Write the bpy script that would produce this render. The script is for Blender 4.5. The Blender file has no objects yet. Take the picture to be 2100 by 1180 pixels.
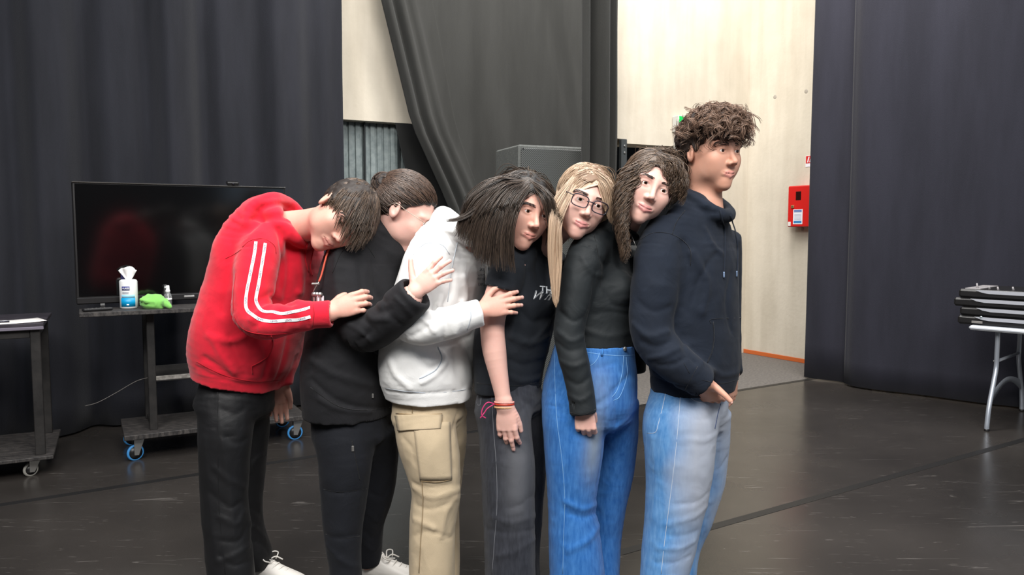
import bpy, math, random
import numpy as np

# ---------------------------------------------------------------- camera, world, lights
scene = bpy.context.scene
COL = scene.collection
FPX, CH, HOR = 1586.0, 1.42, 470.0          # focal length in pixels (2100 wide), camera height, horizon row
TH = math.atan((590.0 - HOR) / FPX)         # downward pitch
cam_data = bpy.data.cameras.new('camera')
cam_data.sensor_width = 36.0
cam_data.lens = 36.0 * FPX / 2100.0
cam_data.clip_start = 0.05
cam = bpy.data.objects.new('camera', cam_data)
cam.location = (0, 0, CH)
cam.rotation_euler = (math.pi / 2 - TH, 0, 0)
COL.objects.link(cam)
scene.camera = cam

world = bpy.data.worlds.new('world')
scene.world = world
world.use_nodes = True
world.node_tree.nodes['Background'].inputs[0].default_value = (0.62, 0.80, 1.0, 1)
world.node_tree.nodes['Background'].inputs[1].default_value = 0.52

scene.view_settings.view_transform = 'Standard'
scene.view_settings.look = 'None'
scene.view_settings.gamma = 1.0
scene.view_settings.exposure = 0.0
scene.view_settings.use_curve_mapping = False

def area_lamp(name, loc, target, size, power, col):
    l = bpy.data.lights.new(name, 'AREA')
    l.shape = 'RECTANGLE'
    l.size, l.size_y = size
    l.energy = power
    l.color = col
    o = bpy.data.objects.new(name, l)
    o.location = loc
    d = np.array(target, float) - np.array(loc, float)
    from mathutils import Vector
    o.rotation_euler = Vector(d).to_track_quat('-Z', 'Y').to_euler()
    COL.objects.link(o)
    return o

WARM = (1.0, 0.965, 0.92)
area_lamp('ceiling_lamp', (-1.6, -0.6, 4.6), (-0.5, 2.9, 1.0), (2.4, 1.4), 240, WARM)
area_lamp('ceiling_lamp', (1.4, -0.6, 4.6), (0.5, 2.9, 1.0), (2.4, 1.4), 240, WARM)
area_lamp('ceiling_lamp', (-0.3, 2.2, 5.4), (-0.1, 3.0, 0.0), (2.6, 1.2), 160, WARM)
area_lamp('ceiling_lamp', (0.2, 5.0, 5.6), (1.2, 8.2, 2.6), (2.5, 1.0), 190, WARM)
area_lamp('ceiling_lamp', (2.2, 5.6, 5.6), (2.6, 8.6, 1.6), (2.0, 1.0), 190, WARM)

# ---------------------------------------------------------------- helpers
def V(*a): return np.array(a, float)
def nrm(v):
    v = np.asarray(v, float)
    return v / (np.linalg.norm(v, axis=-1, keepdims=True) + 1e-12)
_c, _s = math.cos(TH), math.sin(TH)
CAMP = V(0, 0, CH)
def ray(px, py):
    px = np.asarray(px, float); py = np.asarray(py, float)
    dx, dz = (px - 1050) / FPX, -(py - 590) / FPX
    return np.stack([dx, _c + dz * _s, -_s + dz * _c], -1)
def at(px, py, Y):                     # the point of the place at depth Y seen at that pixel
    r = ray(px, py); return CAMP + r * (Y / r[..., 1:2])
def ground(px, py, z=0.0):
    r = ray(px, py); return CAMP + r * ((z - CH) / r[..., 2:3])
def lin(r, g, b):
    f = lambda c: (c / 255 / 12.92) if c <= 10.3 else ((c / 255 + 0.055) / 1.055) ** 2.4
    return (f(r), f(g), f(b), 1.0)

class Nodes:
    def __init__(s, name):
        m = bpy.data.materials.new(name); m.use_nodes = True
        s.m, s.t = m, m.node_tree
        s.p = s.t.nodes['Principled BSDF']
        s.out = s.t.nodes['Material Output']
    def n(s, typ, **kw):
        nd = s.t.nodes.new(typ)
        for k, v in kw.items():
            if k.startswith('i_'):
                key = k[2:]
                nd.inputs[int(key) if key.isdigit() else key.replace('_', ' ')].default_value = v
            else: setattr(nd, k, v)
        return nd
    def l(s, a, ao, b, bi): s.t.links.new(a.outputs[ao], b.inputs[bi])
def setp(p, **kw):
    for k, v in kw.items(): p.inputs[k.replace('_', ' ')].default_value = v

MATS = {}
def plain(name, col, rough=0.6, metal=0.0, spec=0.5, **kw):
    if name in MATS: return MATS[name]
    n = Nodes(name); setp(n.p, Base_Color=col, Roughness=rough, Metallic=metal, Specular_IOR_Level=spec)
    for k, v in kw.items(): n.p.inputs[k.replace('_', ' ')].default_value = v
    MATS[name] = n.m; return n.m

def mottled(name, c1, c2, scale=8, rough=0.7, bump=0.0, bscale=60, detail=6, stretch=(1, 1, 1), spec=0.4, sheen=0.0, attr=None, c3=None, lo=0.35, hi=0.65, wrinkle=0.0, wscale=16):
    if name in MATS: return MATS[name]
    n = Nodes(name)
    tc = n.n('ShaderNodeTexCoord'); mp = n.n('ShaderNodeMapping'); mp.inputs['Scale'].default_value = stretch
    n.l(tc, 'Object', mp, 'Vector')
    no = n.n('ShaderNodeTexNoise', i_Scale=scale, i_Detail=detail, i_Roughness=0.6)
    n.l(mp, 'Vector', no, 'Vector')
    cr = n.n('ShaderNodeValToRGB')
    cr.color_ramp.elements[0].position = lo; cr.color_ramp.elements[1].position = hi
    cr.color_ramp.elements[0].color = c1; cr.color_ramp.elements[1].color = c2
    n.l(no, 'Fac', cr, 'Fac')
    last, lo_ = cr, 'Color'
    if attr:                                    # wash or dye differences stored on the cloth itself
        at_ = n.n('ShaderNodeAttribute', attribute_name=attr)
        mx = n.n('ShaderNodeMix', data_type='RGBA')
        n.l(at_, 'Fac', mx, 0); n.l(cr, 'Color', mx, 6); mx.inputs[7].default_value = c3
        last, lo_ = mx, 2
    n.l(last, lo_, n.p, 'Base Color')
    setp(n.p, Roughness=rough, Specular_IOR_Level=spec)
    if sheen: setp(n.p, Sheen_Weight=sheen, Sheen_Roughness=0.5)
    if bump:
        n2 = n.n('ShaderNodeTexNoise', i_Scale=bscale, i_Detail=4.0)
        n.l(mp, 'Vector', n2, 'Vector')
        b = n.n('ShaderNodeBump', i_Strength=bump, i_Distance=0.01)
        n.l(n2, 'Fac', b, 'Height'); n.l(b, 'Normal', n.p, 'Normal')
        if wrinkle:
            n3 = n.n('ShaderNodeTexNoise', i_Scale=wscale, i_Detail=3.0, i_Roughness=.45, i_Distortion=1.4); n.l(tc, 'Object', n3, 'Vector')
            b2 = n.n('ShaderNodeBump', i_Strength=wrinkle, i_Distance=0.03); n.l(n3, 'Fac', b2, 'Height'); n.l(b2, 'Normal', b, 'Normal')
    MATS[name] = n.m; return n.m

def raw_mesh(name, v, faces_flat, sizes, smooth=True, mat_idx=None):
    me = bpy.data.meshes.new(name)
    v = np.asarray(v, np.float32); faces_flat = np.asarray(faces_flat, np.int32); sizes = np.asarray(sizes, np.int32)
    me.vertices.add(len(v)); me.vertices.foreach_set('co', v.ravel())
    me.loops.add(len(faces_flat)); me.loops.foreach_set('vertex_index', faces_flat)
    me.polygons.add(len(sizes))
    st = np.concatenate([[0], np.cumsum(sizes)[:-1]]).astype(np.int32)
    me.polygons.foreach_set('loop_start', st)
    me.polygons.foreach_set('loop_total', sizes)
    me.polygons.foreach_set('use_smooth', np.full(len(sizes), smooth, bool))
    if mat_idx is not None: me.polygons.foreach_set('material_index', np.asarray(mat_idx, np.int32))
    me.update(calc_edges=True); me.validate()
    return me

def link(name, me, mats, parent=None):
    o = bpy.data.objects.new(name, me)
    for m in (mats if isinstance(mats, (list, tuple)) else [mats]): me.materials.append(m)
    COL.objects.link(o)
    if parent is not None:
        o.parent = parent
        o.matrix_parent_inverse = parent_inv(parent)
    return o
def parent_inv(p):
    from mathutils import Matrix
    m = Matrix.Identity(4)
    chain = []
    while p is not None:
        chain.append(p); p = p.parent
    for q in reversed(chain):
        m = m @ q.matrix_parent_inverse @ q.matrix_basis
    return m.inverted()
def thing(name, label, cat, loc, group=None):
    o = bpy.data.objects.new(name, None); o.empty_display_size = 0.1
    o.location = tuple(float(c) for c in loc); COL.objects.link(o)
    tag(o, label, cat, group); return o
def tag(o, label=None, cat=None, group=None, kind=None):
    if label: o['label'] = label
    if cat: o['category'] = cat
    if group: o['group'] = group
    if kind: o['kind'] = kind
    return o

class MB:
    """collects solid shapes for ONE mesh"""
    def __init__(s): s.v, s.f, s.n = [], [], 0; s.sm = []; s.mi = []
    def add(s, v, f, smooth=False, mi=0):
        v = np.asarray(v, float)
        s.v.append(v)
        for q in f: s.f.append([i + s.n for i in q]); s.sm.append(smooth); s.mi.append(mi)
        s.n += len(v); return s
    def box(s, c, size, R=None, bev=0.0, mi=0):
        hx, hy, hz = [d / 2 for d in size]
        b = min(bev, hx * .8, hy * .8, hz * .8)
        if b > 0:
            vs, idx = [], {}
            for sx in (-1, 1):
                for sy in (-1, 1):
                    for sz in (-1, 1):
                        for a in range(3):
                            p = [sx * (hx - b), sy * (hy - b), sz * (hz - b)]
                            p[a] = (sx * hx, sy * hy, sz * hz)[a]
                            idx[(sx, sy, sz, a)] = len(vs); vs.append(p)
            f = []
            for a in range(3):
                o = [k for k in range(3) if k != a]
                for sa in (-1, 1):
                    q = []
                    for (u, w) in ((-1, -1), (1, -1), (1, 1), (-1, 1)):
                        k = [0, 0, 0]; k[a] = sa; k[o[0]] = u; k[o[1]] = w
                        q.append(idx[(k[0], k[1], k[2], a)])
                    flip = (sa > 0) == (a == 1)
                    f.append(q[::-1] if flip else q)
            for a in range(3):
                o = [k for k in range(3) if k != a]
                for su in (-1, 1):
                    for sw in (-1, 1):
                        q = []
                        for sa, ax in ((-1, o[0]), (1, o[0]), (1, o[1]), (-1, o[1])):
                            k = [0, 0, 0]; k[a] = sa; k[o[0]] = su; k[o[1]] = sw
                            q.append(idx[(k[0], k[1], k[2], ax)])
                        f.append(q)
            for sx in (-1, 1):
                for sy in (-1, 1):
                    for sz in (-1, 1): f.append([idx[(sx, sy, sz, a)] for a in range(3)])
            v = np.array(vs)
        else:
            v = np.array([[x, y, z] for x in (-hx, hx) for y in (-hy, hy) for z in (-hz, hz)])
            f = [[0, 1, 3, 2], [4, 6, 7, 5], [0, 4, 5, 1], [2, 3, 7, 6], [0, 2, 6, 4], [1, 5, 7, 3]]
        if R is not None: v = v @ np.asarray(R, float).T
        return s.add(v + np.asarray(c, float), f, False, mi)
    def tube(s, pts, r, k=10, cap=True, mi=0, closed=False):
        pts = np.asarray(pts, float); m = len(pts)
        r = np.broadcast_to(np.asarray(r, float), (m,))
        t = np.gradient(pts, axis=0) if not closed else np.roll(pts, -1, 0) - np.roll(pts, 1, 0)
        t = nrm(t)
        up = V(0, 0, 1) if abs(t[0][2]) < .9 else V(1, 0, 0)
        n0 = nrm(np.cross(t[0], up)); v = []
        for i in range(m):
            n0 = nrm(n0 - t[i] * np.dot(n0, t[i])); b = np.cross(t[i], n0)
            a = np.arange(k) * 2 * math.pi / k
            v.append(pts[i] + r[i] * (np.cos(a)[:, None] * n0 + np.sin(a)[:, None] * b))
        v = np.concatenate(v); f = []
        for i in range(m if closed else m - 1):
            j = (i + 1) % m
            for q in range(k): f.append([i * k + q, i * k + (q + 1) % k, j * k + (q + 1) % k, j * k + q])
        if cap and not closed: f.append(list(range(k))[::-1]); f.append([(m - 1) * k + q for q in range(k)])
        return s.add(v, f, True, mi)
    def lathe(s, c, prof, k=24, R=None, mi=0):
        prof = np.asarray(prof, float); a = np.arange(k) * 2 * math.pi / k
        v = np.concatenate([np.stack([r * np.cos(a), r * np.sin(a), np.full(k, z)], -1) for r, z in prof])
        f = []
        for i in range(len(prof) - 1):
            for q in range(k): f.append([i * k + q, i * k + (q + 1) % k, (i + 1) * k + (q + 1) % k, (i + 1) * k + q])
        f.append(list(range(k))[::-1]); f.append([(len(prof) - 1) * k + q for q in range(k)])
        if R is not None: v = v @ np.asarray(R, float).T
        return s.add(v + np.asarray(c, float), f, True, mi)
    def prism(s, poly, h0, h1, O, X, Yv, Z, mi=0):
        """polygon (x,y) pairs in frame X,Y extruded along Z from h0 to h1"""
        n = len(poly); O, X, Yv, Z = [np.asarray(q, float) for q in (O, X, Yv, Z)]
        v = [O + x * X + y * Yv + h * Z for h in (h0, h1) for x, y in poly]
        f = [list(range(n))[::-1], [n + i for i in range(n)]] + [[i, (i + 1) % n, n + (i + 1) % n, n + i] for i in range(n)]
        return s.add(v, f, False, mi)
    def build(s, name, mats, parent=None, smooth=None):
        v = np.concatenate(s.v); flat = [i for q in s.f for i in q]
        me = raw_mesh(name, v, flat, [len(q) for q in s.f], False, s.mi)
        me.polygons.foreach_set('use_smooth', np.array(s.sm if smooth is None else [smooth] * len(s.f), bool))
        return link(name, me, mats, parent)
def rotz(a):
    c, s_ = math.cos(a), math.sin(a); return np.array([[c, -s_, 0], [s_, c, 0], [0, 0, 1.0]])
def frame_to(z):                       # rotation whose z column is the given direction
    z = nrm(z); x = nrm(np.cross(V(0, 0, 1) if abs(z[2]) < .9 else V(1, 0, 0), z)); return np.stack([x, np.cross(z, x), z], 1)
def catmull(P, n):
    P = np.asarray(P, float)
    if len(P) == 2: t = np.linspace(0, 1, n + 1)[:, None]; return P[0] * (1 - t) + P[1] * t
    Q = np.concatenate([[2 * P[0] - P[1]], P, [2 * P[-1] - P[-2]]]); out = []
    for i in range(1, len(Q) - 2):
        for t in np.linspace(0, 1, n, endpoint=False):
            a, b, c, d = Q[i - 1], Q[i], Q[i + 1], Q[i + 2]
            out.append(.5 * (2 * b + (c - a) * t + (2 * a - 5 * b + 4 * c - d) * t * t + (3 * b - a - 3 * c + d) * t ** 3))
    out.append(P[-1]); return np.array(out)

def text_mesh(txt, size, bold=0.0, shear=0.0):
    """flat glyph outlines as vertices and faces (x right, y up), origin at left baseline"""
    c = bpy.data.curves.new('txt', 'FONT'); c.body = txt; c.size = size; c.offset = bold; c.shear = shear
    c.resolution_u = 3
    o = bpy.data.objects.new('txt', c); COL.objects.link(o)
    dg = bpy.context.evaluated_depsgraph_get()
    me = bpy.data.meshes.new_from_object(o.evaluated_get(dg))
    v = np.zeros(len(me.vertices) * 3); me.vertices.foreach_get('co', v); v = v.reshape(-1, 3)
    f = [list(p.vertices) for p in me.polygons]
    COL.objects.unlink(o); bpy.data.objects.remove(o); bpy.data.meshes.remove(me); bpy.data.curves.remove(c)
    return v, f
# ---------------------------------------------------------------- the room
UA = math.radians(31.5)
U = V(math.cos(UA), math.sin(UA), 0); N = V(-math.sin(UA), math.cos(UA), 0)     # along and across the stage

def floor_mat():
    n = Nodes('stage_vinyl')
    tc = n.n('ShaderNodeTexCoord')
    big = n.n('ShaderNodeTexNoise', i_Scale=0.9, i_Detail=5.0); n.l(tc, 'Object', big, 'Vector')
    base = n.n('ShaderNodeValToRGB')
    base.color_ramp.elements[0].color = lin(42, 39, 37); base.color_ramp.elements[1].color = lin(60, 56, 53)
    base.color_ramp.elements[0].position = .35; base.color_ramp.elements[1].position = .7
    n.l(big, 'Fac', base, 'Fac')
    last, lo = base, 'Color'
    # scuffs: thin stretched streaks in several directions
    for ang, sc, th in ((0.5, 1.1, .66), (1.5, 1.5, .67), (2.5, .9, .66), (3.6, 1.3, .67)):
        mp = n.n('ShaderNodeMapping'); mp.inputs['Rotation'].default_value = (0, 0, ang); mp.inputs['Scale'].default_value = (1.6, 17, 1)
        n.l(tc, 'Object', mp, 'Vector')
        st = n.n('ShaderNodeTexNoise', i_Scale=sc, i_Detail=3.0, i_Roughness=.7, i_Distortion=2.2); n.l(mp, 'Vector', st, 'Vector')
        cr = n.n('ShaderNodeValToRGB'); cr.color_ramp.elements[0].position = th; cr.color_ramp.elements[1].position = th + .07
        cr.color_ramp.elements[1].color = (.4, .4, .4, 1)
        n.l(st, 'Fac', cr, 'Fac')
        mx = n.n('ShaderNodeMix', data_type='RGBA'); n.l(cr, 'Color', mx, 0); n.l(last, lo, mx, 6); mx.inputs[7].default_value = lin(128, 123, 119)
        last, lo = mx, 2
    n.l(last, lo, n.p, 'Base Color')
    rr = n.n('ShaderNodeMapRange'); rr.inputs['To Min'].default_value = .17; rr.inputs['To Max'].default_value = .34
    f2 = n.n('ShaderNodeTexNoise', i_Scale=3.0, i_Detail=6.0); n.l(tc, 'Object', f2, 'Vector')
    n.l(f2, 'Fac', rr, 'Value'); n.l(rr, 'Result', n.p, 'Roughness')
    setp(n.p, Specular_IOR_Level=.55)
    bn = n.n('ShaderNodeBump', i_Strength=.05, i_Distance=.01); n.l(f2, 'Fac', bn, 'Height'); n.l(bn, 'Normal', n.p, 'Normal')
    return n.m
M_VINYL = floor_mat()
M_CONC_FLOOR = mottled('grey_floor', lin(96, 92, 89), lin(122, 117, 112), 40, .75, .2, 150)

def concrete():
    n = Nodes('pale_concrete')
    tc = n.n('ShaderNodeTexCoord')
    a = n.n('ShaderNodeTexNoise', i_Scale=.7, i_Detail=8.0, i_Roughness=.65); n.l(tc, 'Object', a, 'Vector')
    cr = n.n('ShaderNodeValToRGB'); cr.color_ramp.elements[0].position = .3; cr.color_ramp.elements[1].position = .7
    cr.color_ramp.elements[0].color = lin(195, 186, 170); cr.color_ramp.elements[1].color = lin(219, 210, 194)
    n.l(a, 'Fac', cr, 'Fac')
    mp = n.n('ShaderNodeMapping'); mp.inputs['Scale'].default_value = (3, 3, .35); n.l(tc, 'Object', mp, 'Vector')
    b = n.n('ShaderNodeTexNoise', i_Scale=2.0, i_Detail=5.0); n.l(mp, 'Vector', b, 'Vector')
    cr2 = n.n('ShaderNodeValToRGB'); cr2.color_ramp.elements[0].position = .38; cr2.color_ramp.elements[0].color = (.86, .85, .83, 1); cr2.color_ramp.elements[1].position = .6
    n.l(b, 'Fac', cr2, 'Fac')
    mx = n.n('ShaderNodeMix', data_type='RGBA', blend_type='MULTIPLY'); mx.inputs[0].default_value = .8
    n.l(cr, 'Color', mx, 6); n.l(cr2, 'Color', mx, 7); n.l(mx, 2, n.p, 'Base Color')
    setp(n.p, Roughness=.8, Specular_IOR_Level=.3)
    g = n.n('ShaderNodeTexNoise', i_Scale=25.0, i_Detail=6.0); n.l(tc, 'Object', g, 'Vector')
    bn = n.n('ShaderNodeBump', i_Strength=.12, i_Distance=.02); n.l(g, 'Fac', bn, 'Height'); n.l(bn, 'Normal', n.p, 'Normal')
    return n.m
M_CONC = concrete()

# floor slab with the dance vinyl laid in rolls on top
mb = MB(); mb.box((1, 4, -.05), (16, 18, .1)); fl = mb.build('floor', M_CONC_FLOOR); tag(fl, kind='structure')
def strip(n0, n1, u0, u1, nm='vinyl_roll', z=.004, mat=None):
    mb = MB(); mb.box(U * (u0 + u1) / 2 + N * (n0 + n1) / 2 + V(0, 0, z / 2), (u1 - u0, n1 - n0, z), rotz(UA))
    return mb.build(nm, mat or M_VINYL, fl)
SE = 2.56
strip(-1.74, SE - 2.153, -7, 8); strip(SE - 2.147, SE - .003, -7, 8); strip(SE + .003, SE + 2.12, -7, 8); strip(SE + 2.126, SE + 4.1, -7, 4.0)
M_TAPE = plain('black_gaffer_tape', lin(26, 25, 25), .5)
for nn, u0, u1 in ((SE, -6.9, 7.9), (SE - 2.15, -6.9, 7.9), (SE + 2.123, -6.9, 7.9)):
    mb = MB(); mb.box(U * (u0 + u1) / 2 + N * nn + V(0, 0, .0047), (u1 - u0, .05, .0012), rotz(UA)); mb.build('seam_tape', M_TAPE, fl)

# back wall (runs away to the right), with two openings under a lintel; right-hand wall returns towards us
Ccor = V(2.67, 8.82, 0); Pl = V(-1.438, 6.75, 0)
WD = nrm(Ccor - Pl); WN = V(-WD[1], WD[0], 0)              # along the wall; away from us
WA = math.atan2(WD[1], WD[0])
def wp(s, d, z): return Ccor + WD * s + WN * d + V(0, 0, z)    # s measured from the corner (negative = left)
def s_at(px):                      # where along the back wall the pixel column looks
    k = (px - 1050) / FPX / _c
    k = (px - 1050) / FPX
    # solve X = k*Y (pitch small)
    A = np.array([[WD[0], -k], [WD[1], -1.0]]); b = np.array([-Ccor[0], -Ccor[1]])
    return float(np.linalg.solve(A, b)[0])
sL, sM0, sM1, sR = -9.0, s_at(842), s_at(1205), s_at(1475)
mbw = MB()
def wall_piece(s0, s1, z0, z1, th=.3): mbw.box(wp((s0 + s1) / 2, th / 2, (z0 + z1) / 2), (s1 - s0, th, z1 - z0), rotz(WA))
H1, H2, H3 = 2.362, 2.345, 2.30
wall_piece(sL, s_at(600), 0, 7)
wall_piece(s_at(600), sM0 + .9, H1, 7)
wall_piece(sM0 + .9, sM1, 0, 7)
wall_piece(sM1, s_at(1282), H2, 7)
wall_piece(s_at(1282), sR, H3, 7)
wall_piece(sR, 0.3, 0, 7)
wb = mbw.build('wall_back', M_CONC); tag(wb, kind='structure')
RN = V(math.cos(math.radians(-58.5)), math.sin(math.radians(-58.5)), 0)   # right wall direction, coming towards us
RO = V(-RN[1], RN[0], 0)
mb = MB(); mb.box(Ccor + RN * 4 + RO * .15 + V(0, 0, 3.5), (8, .3, 7), rotz(math.atan2(RN[1], RN[0]))); wr = mb.build('wall_right', M_CONC); tag(wr, kind='structure')
mb = MB(); mb.box(Ccor + RN * 4 - RO * .006 + V(0, 0, .0225), (8, .012, .045), rotz(math.atan2(RN[1], RN[0])), .003)
tag(mb.build('baseboard_right', plain('orange_trim', lin(196, 98, 44), .6)), kind='structure')
# dark recess behind the openings
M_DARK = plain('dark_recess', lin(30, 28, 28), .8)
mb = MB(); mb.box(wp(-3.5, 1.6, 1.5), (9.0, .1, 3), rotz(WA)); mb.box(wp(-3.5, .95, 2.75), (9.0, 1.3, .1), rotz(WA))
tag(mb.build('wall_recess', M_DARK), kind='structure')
# tie holes left in the concrete
mh = plain('tie_hole', lin(165, 157, 146), .9)
for p in (Ccor + RN * .75 + V(0, 0, 1.42), Ccor + RN * .75 + V(0, 0, 2.85), Ccor + RN * .35 + V(0, 0, 2.85)):
    mb = MB(); mb.lathe(p - RO * .0005, [(.016, -.002), (.022, 0.0), (.022, .002)], 14, frame_to(RO)); mb.build('tie_hole', mh, wr)
# dark steel door leaf edge and lintel in the right opening
mb = MB(); mb.box(wp(s_at(1273), -.02, 1.17), (.07, .05, 2.34), rotz(WA), .006); d = mb.build('door_1', plain('grey_door_frame', lin(62, 66, 68), .5)); tag(d, kind='structure')
for z in (2.2, 2.27, 1.6):
    mb = MB(); mb.lathe(wp(s_at(1273), -.047, z), [(.012, 0), (.012, .006), (.006, .008)], 10, frame_to(-WN)); mb.build('bolt', plain('bolt_steel', lin(150, 152, 152), .4, .8), d)

# grey folding shutter in the left opening: each ribbed panel a leaf of its own
M_SHUT = mottled('grey_shutter', lin(116, 127, 128), lin(142, 152, 152), 14, .55, .1, 80)
sh = thing('window_1', None, None, wp(s_at(760), .12, 0)); tag(sh, kind='structure')
sh['label'] = 'grey ribbed folding shutter under the pale wall'
x0 = 690
for pa, pb in ((684, 755), (757.5, 826), (828, 900)):
    a, b = s_at(pa), s_at(pb); nrib = 5; prof = []
    w = (b - a) / nrib
    for i in range(nrib):
        prof += [(a + w * i, 0), (a + w * (i + .62), 0), (a + w * (i + .70), .022), (a + w * (i + .92), .022)]
    prof += [(b, 0)]
    vs, fs = [], []
    for s_, d_ in prof:
        for z in (0.01, 2.5): vs.append(wp(s_, .12 + d_, z))
    for i in range(len(prof) - 1): fs.append([2 * i, 2 * i + 2, 2 * i + 3, 2 * i + 1])
    k = len(vs)
    vs += [np.array(q) + WN * .03 for q in vs]
    fs += [[k + j for j in q[::-1]] for q in fs]
    mb = MB(); mb.add(vs, fs); mb.build('shutter_panel', M_SHUT, sh)
    mb = MB(); mb.box(wp(a, .10, 1.25), (.012, .03, 2.48), rotz(WA), .003); mb.build('panel_edge', plain('shutter_edge', lin(40, 45, 47), .5), sh)

# black wall of curtains behind and beside the camera (the studio's other sides)
def cloth_mat(name, c1, c2, sheen=.08, rough=.85):
    return mottled(name, c1, c2, 5, rough, .25, 500, 4, (1, 1, .15), .25, sheen)
M_CURT = cloth_mat('black_stage_curtain', lin(30, 31, 37), lin(38, 39, 46))
M_CURT2 = cloth_mat('charcoal_stage_curtain', lin(45, 45, 43), lin(54, 54, 52))
M_CURT3 = cloth_mat('blue_black_stage_curtain', lin(34, 34, 43), lin(41, 41, 51))

def curtain(name, mat, left, right, z0, z1, folds, nu=240, nz=36, thick=.004, lean=None, noise=.012, seed=0):
    """left/right: floor points of the two ends (or functions of z); folds(s_metres, z, sfrac) -> offset across"""
    rng = np.random.RandomState(seed)
    L = left if callable(left) else (lambda z: np.array(left)); Rr = right if callable(right) else (lambda z: np.array(right))
    s = np.linspace(0, 1, nu); zz = np.linspace(z0, z1, nz)
    ph = rng.rand(6) * 6.28
    P = np.zeros((nz, nu, 3))
    for i, z in enumerate(zz):
        a, b = L(z), Rr(z); d = b - a; ln = np.linalg.norm(d[:2]); d = d / ln
        nv = V(d[1], -d[0], 0)                   # towards the camera
        off = folds(s * ln, z, s) + noise * np.sin(s * ln * 2.1 + ph[0] + .5 * z) * np.sin(z * 1.3 + ph[1])
        P[i] = a + d * (s * ln)[:, None] + nv * off[:, None]; P[i, :, 2] = z
    v = P.reshape(-1, 3)
    ii = np.arange(nz - 1)[:, None] * nu + np.arange(nu - 1)[None]
    q = np.stack([ii, ii + 1, ii + nu + 1, ii + nu], -1).reshape(-1, 4)
    me = raw_mesh(name, v, q.ravel(), np.full(len(q), 4))
    o = link(name, me, mat)
    md = o.modifiers.new('thickness', 'SOLIDIFY'); md.thickness = thick; md.offset = 0
    return o
def soft_fold(s, c, w, a): return a * np.exp(-((s - c) / w) ** 2)
def smooth_folds(seed, lam, amp, power=1.0):
    rng = np.random.RandomState(seed); p = rng.rand(8) * 6.28
    def f(s, z, fr):
        w = s + .05 * np.sin(1.7 * s + p[0]) + .02 * np.sin(.6 * z + p[3])
        k = amp * (.75 + .25 * np.sin(.8 * s + p[1]))
        y = np.sin(w * 2 * math.pi / lam + p[2]) + .35 * np.sin(w * 2 * math.pi / lam * 1.9 + p[4] + .2 * z)
        return k * y * (.85 + .15 * (z < 3))
    return f
# left curtain: from far left to its free edge beside the pale wall
cl = at(712, 470, 6.33); cl0 = cl - U * 6.5
f1a = smooth_folds(3, .40, .045); f1b = smooth_folds(9, .77, .065); f1c = smooth_folds(5, .29, .008)
f1 = lambda s, z, fr: f1a(s, z, fr) + f1b(s, z, fr) + f1c(s, z, fr)
c1 = curtain('stage_curtain', M_CURT, V(cl0[0], cl0[1], 0), V(cl[0], cl[1], 0), .02, 6.2, f1, 420, 30, seed=1)
tag(c1, 'long black stage curtain hanging behind the television', 'curtain')
# middle curtain, its left edge pulled across in slanting folds
def mid_left(z):
    # slanting edge: read off at three heights
    zz = [at(1010, 850, 6.72)[2], at(915, 420, 6.72)[2], at(842, 255, 6.72)[2], at(782, 0, 6.72)[2], 6.2]
    xx = [at(1010, 850, 6.72)[0], at(915, 420, 6.72)[0], at(842, 255, 6.72)[0], at(782, 0, 6.72)[0], at(742, 0, 6.72)[0]]
    x = float(np.interp(z, zz, xx)); p = V(-1.438, 6.75, 0) - WN * .30
    t = (x - p[0]) / WD[0]; return p + WD * t
pr = V(-1.438, 6.75, 0) - WN * .30; kx = (1262 - 1050) / FPX
tr = (pr[0] - kx * pr[1]) / (kx * WD[1] - WD[0]); mid_right = pr + WD * tr
def f2(s, z, fr):
    o = soft_fold(s, .05, .045, .075) + soft_fold(s, .16, .05, .085) + soft_fold(s, .27, .05, .05) + soft_fold(s, .105, .02, -.03)
    o += .012 * np.sin(s * 9 + 1) * (fr > .2) + soft_fold(s, 1.45 + .02 * z, .10, .03) + soft_fold(s, 1.75, .07, .03) + soft_fold(s, 1.15, .12, .02)
    return o
c2 = curtain('stage_curtain', M_CURT2, mid_left, lambda z: mid_right, .02, 6.2, f2, 300, 40, seed=2)
tag(c2, 'charcoal stage curtain with slanting gathered edge behind the loudspeaker', 'curtain')
# darker lining curtain showing as a flap below the wall, behind the slanting edge
def flap_l(z):
    zz = [0, at(838, 400, 6.85)[2], at(808, 256, 6.85)[2], 2.5]; xx = [at(905, 700, 6.85)[0], at(838, 400, 6.85)[0], at(808, 256, 6.85)[0], at(806, 250, 6.85)[0]]
    p = V(-1.438, 6.75, 0) - WN * .05; return p + WD * ((float(np.interp(z, zz, xx)) - p[0]) / WD[0])
c2b = curtain('stage_curtain', plain('black_lining', lin(16, 17, 17), .85), flap_l, lambda z: V(-1.438, 6.75, 0) - WN * .05 + WD * 2.2, .02, 2.352, lambda s, z, f: .012 * np.sin(s * 16 + z), 120, 20, seed=5)
tag(c2b, 'dark lining curtain tucked behind the slanting gathered curtain edge', 'curtain')
# bunched curtain hanging in front of the loudspeaker's right side
pb0, pb1 = at(1186, 300, 5.35), at(1264, 300, 5.48)
f3 = lambda s, z, fr: .055 * np.sin(s / .265 * 2 * math.pi * 1.55 + .6) + .02 * np.sin(s / .265 * 12)
c3 = curtain('stage_curtain', M_CURT2, V(pb0[0], pb0[1], 0), V(pb1[0], pb1[1], 0), .02, 6.2, f3, 90, 24, seed=7)
tag(c3, 'narrow bunched charcoal curtain hanging between loudspeaker and pale wall', 'curtain')
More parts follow.
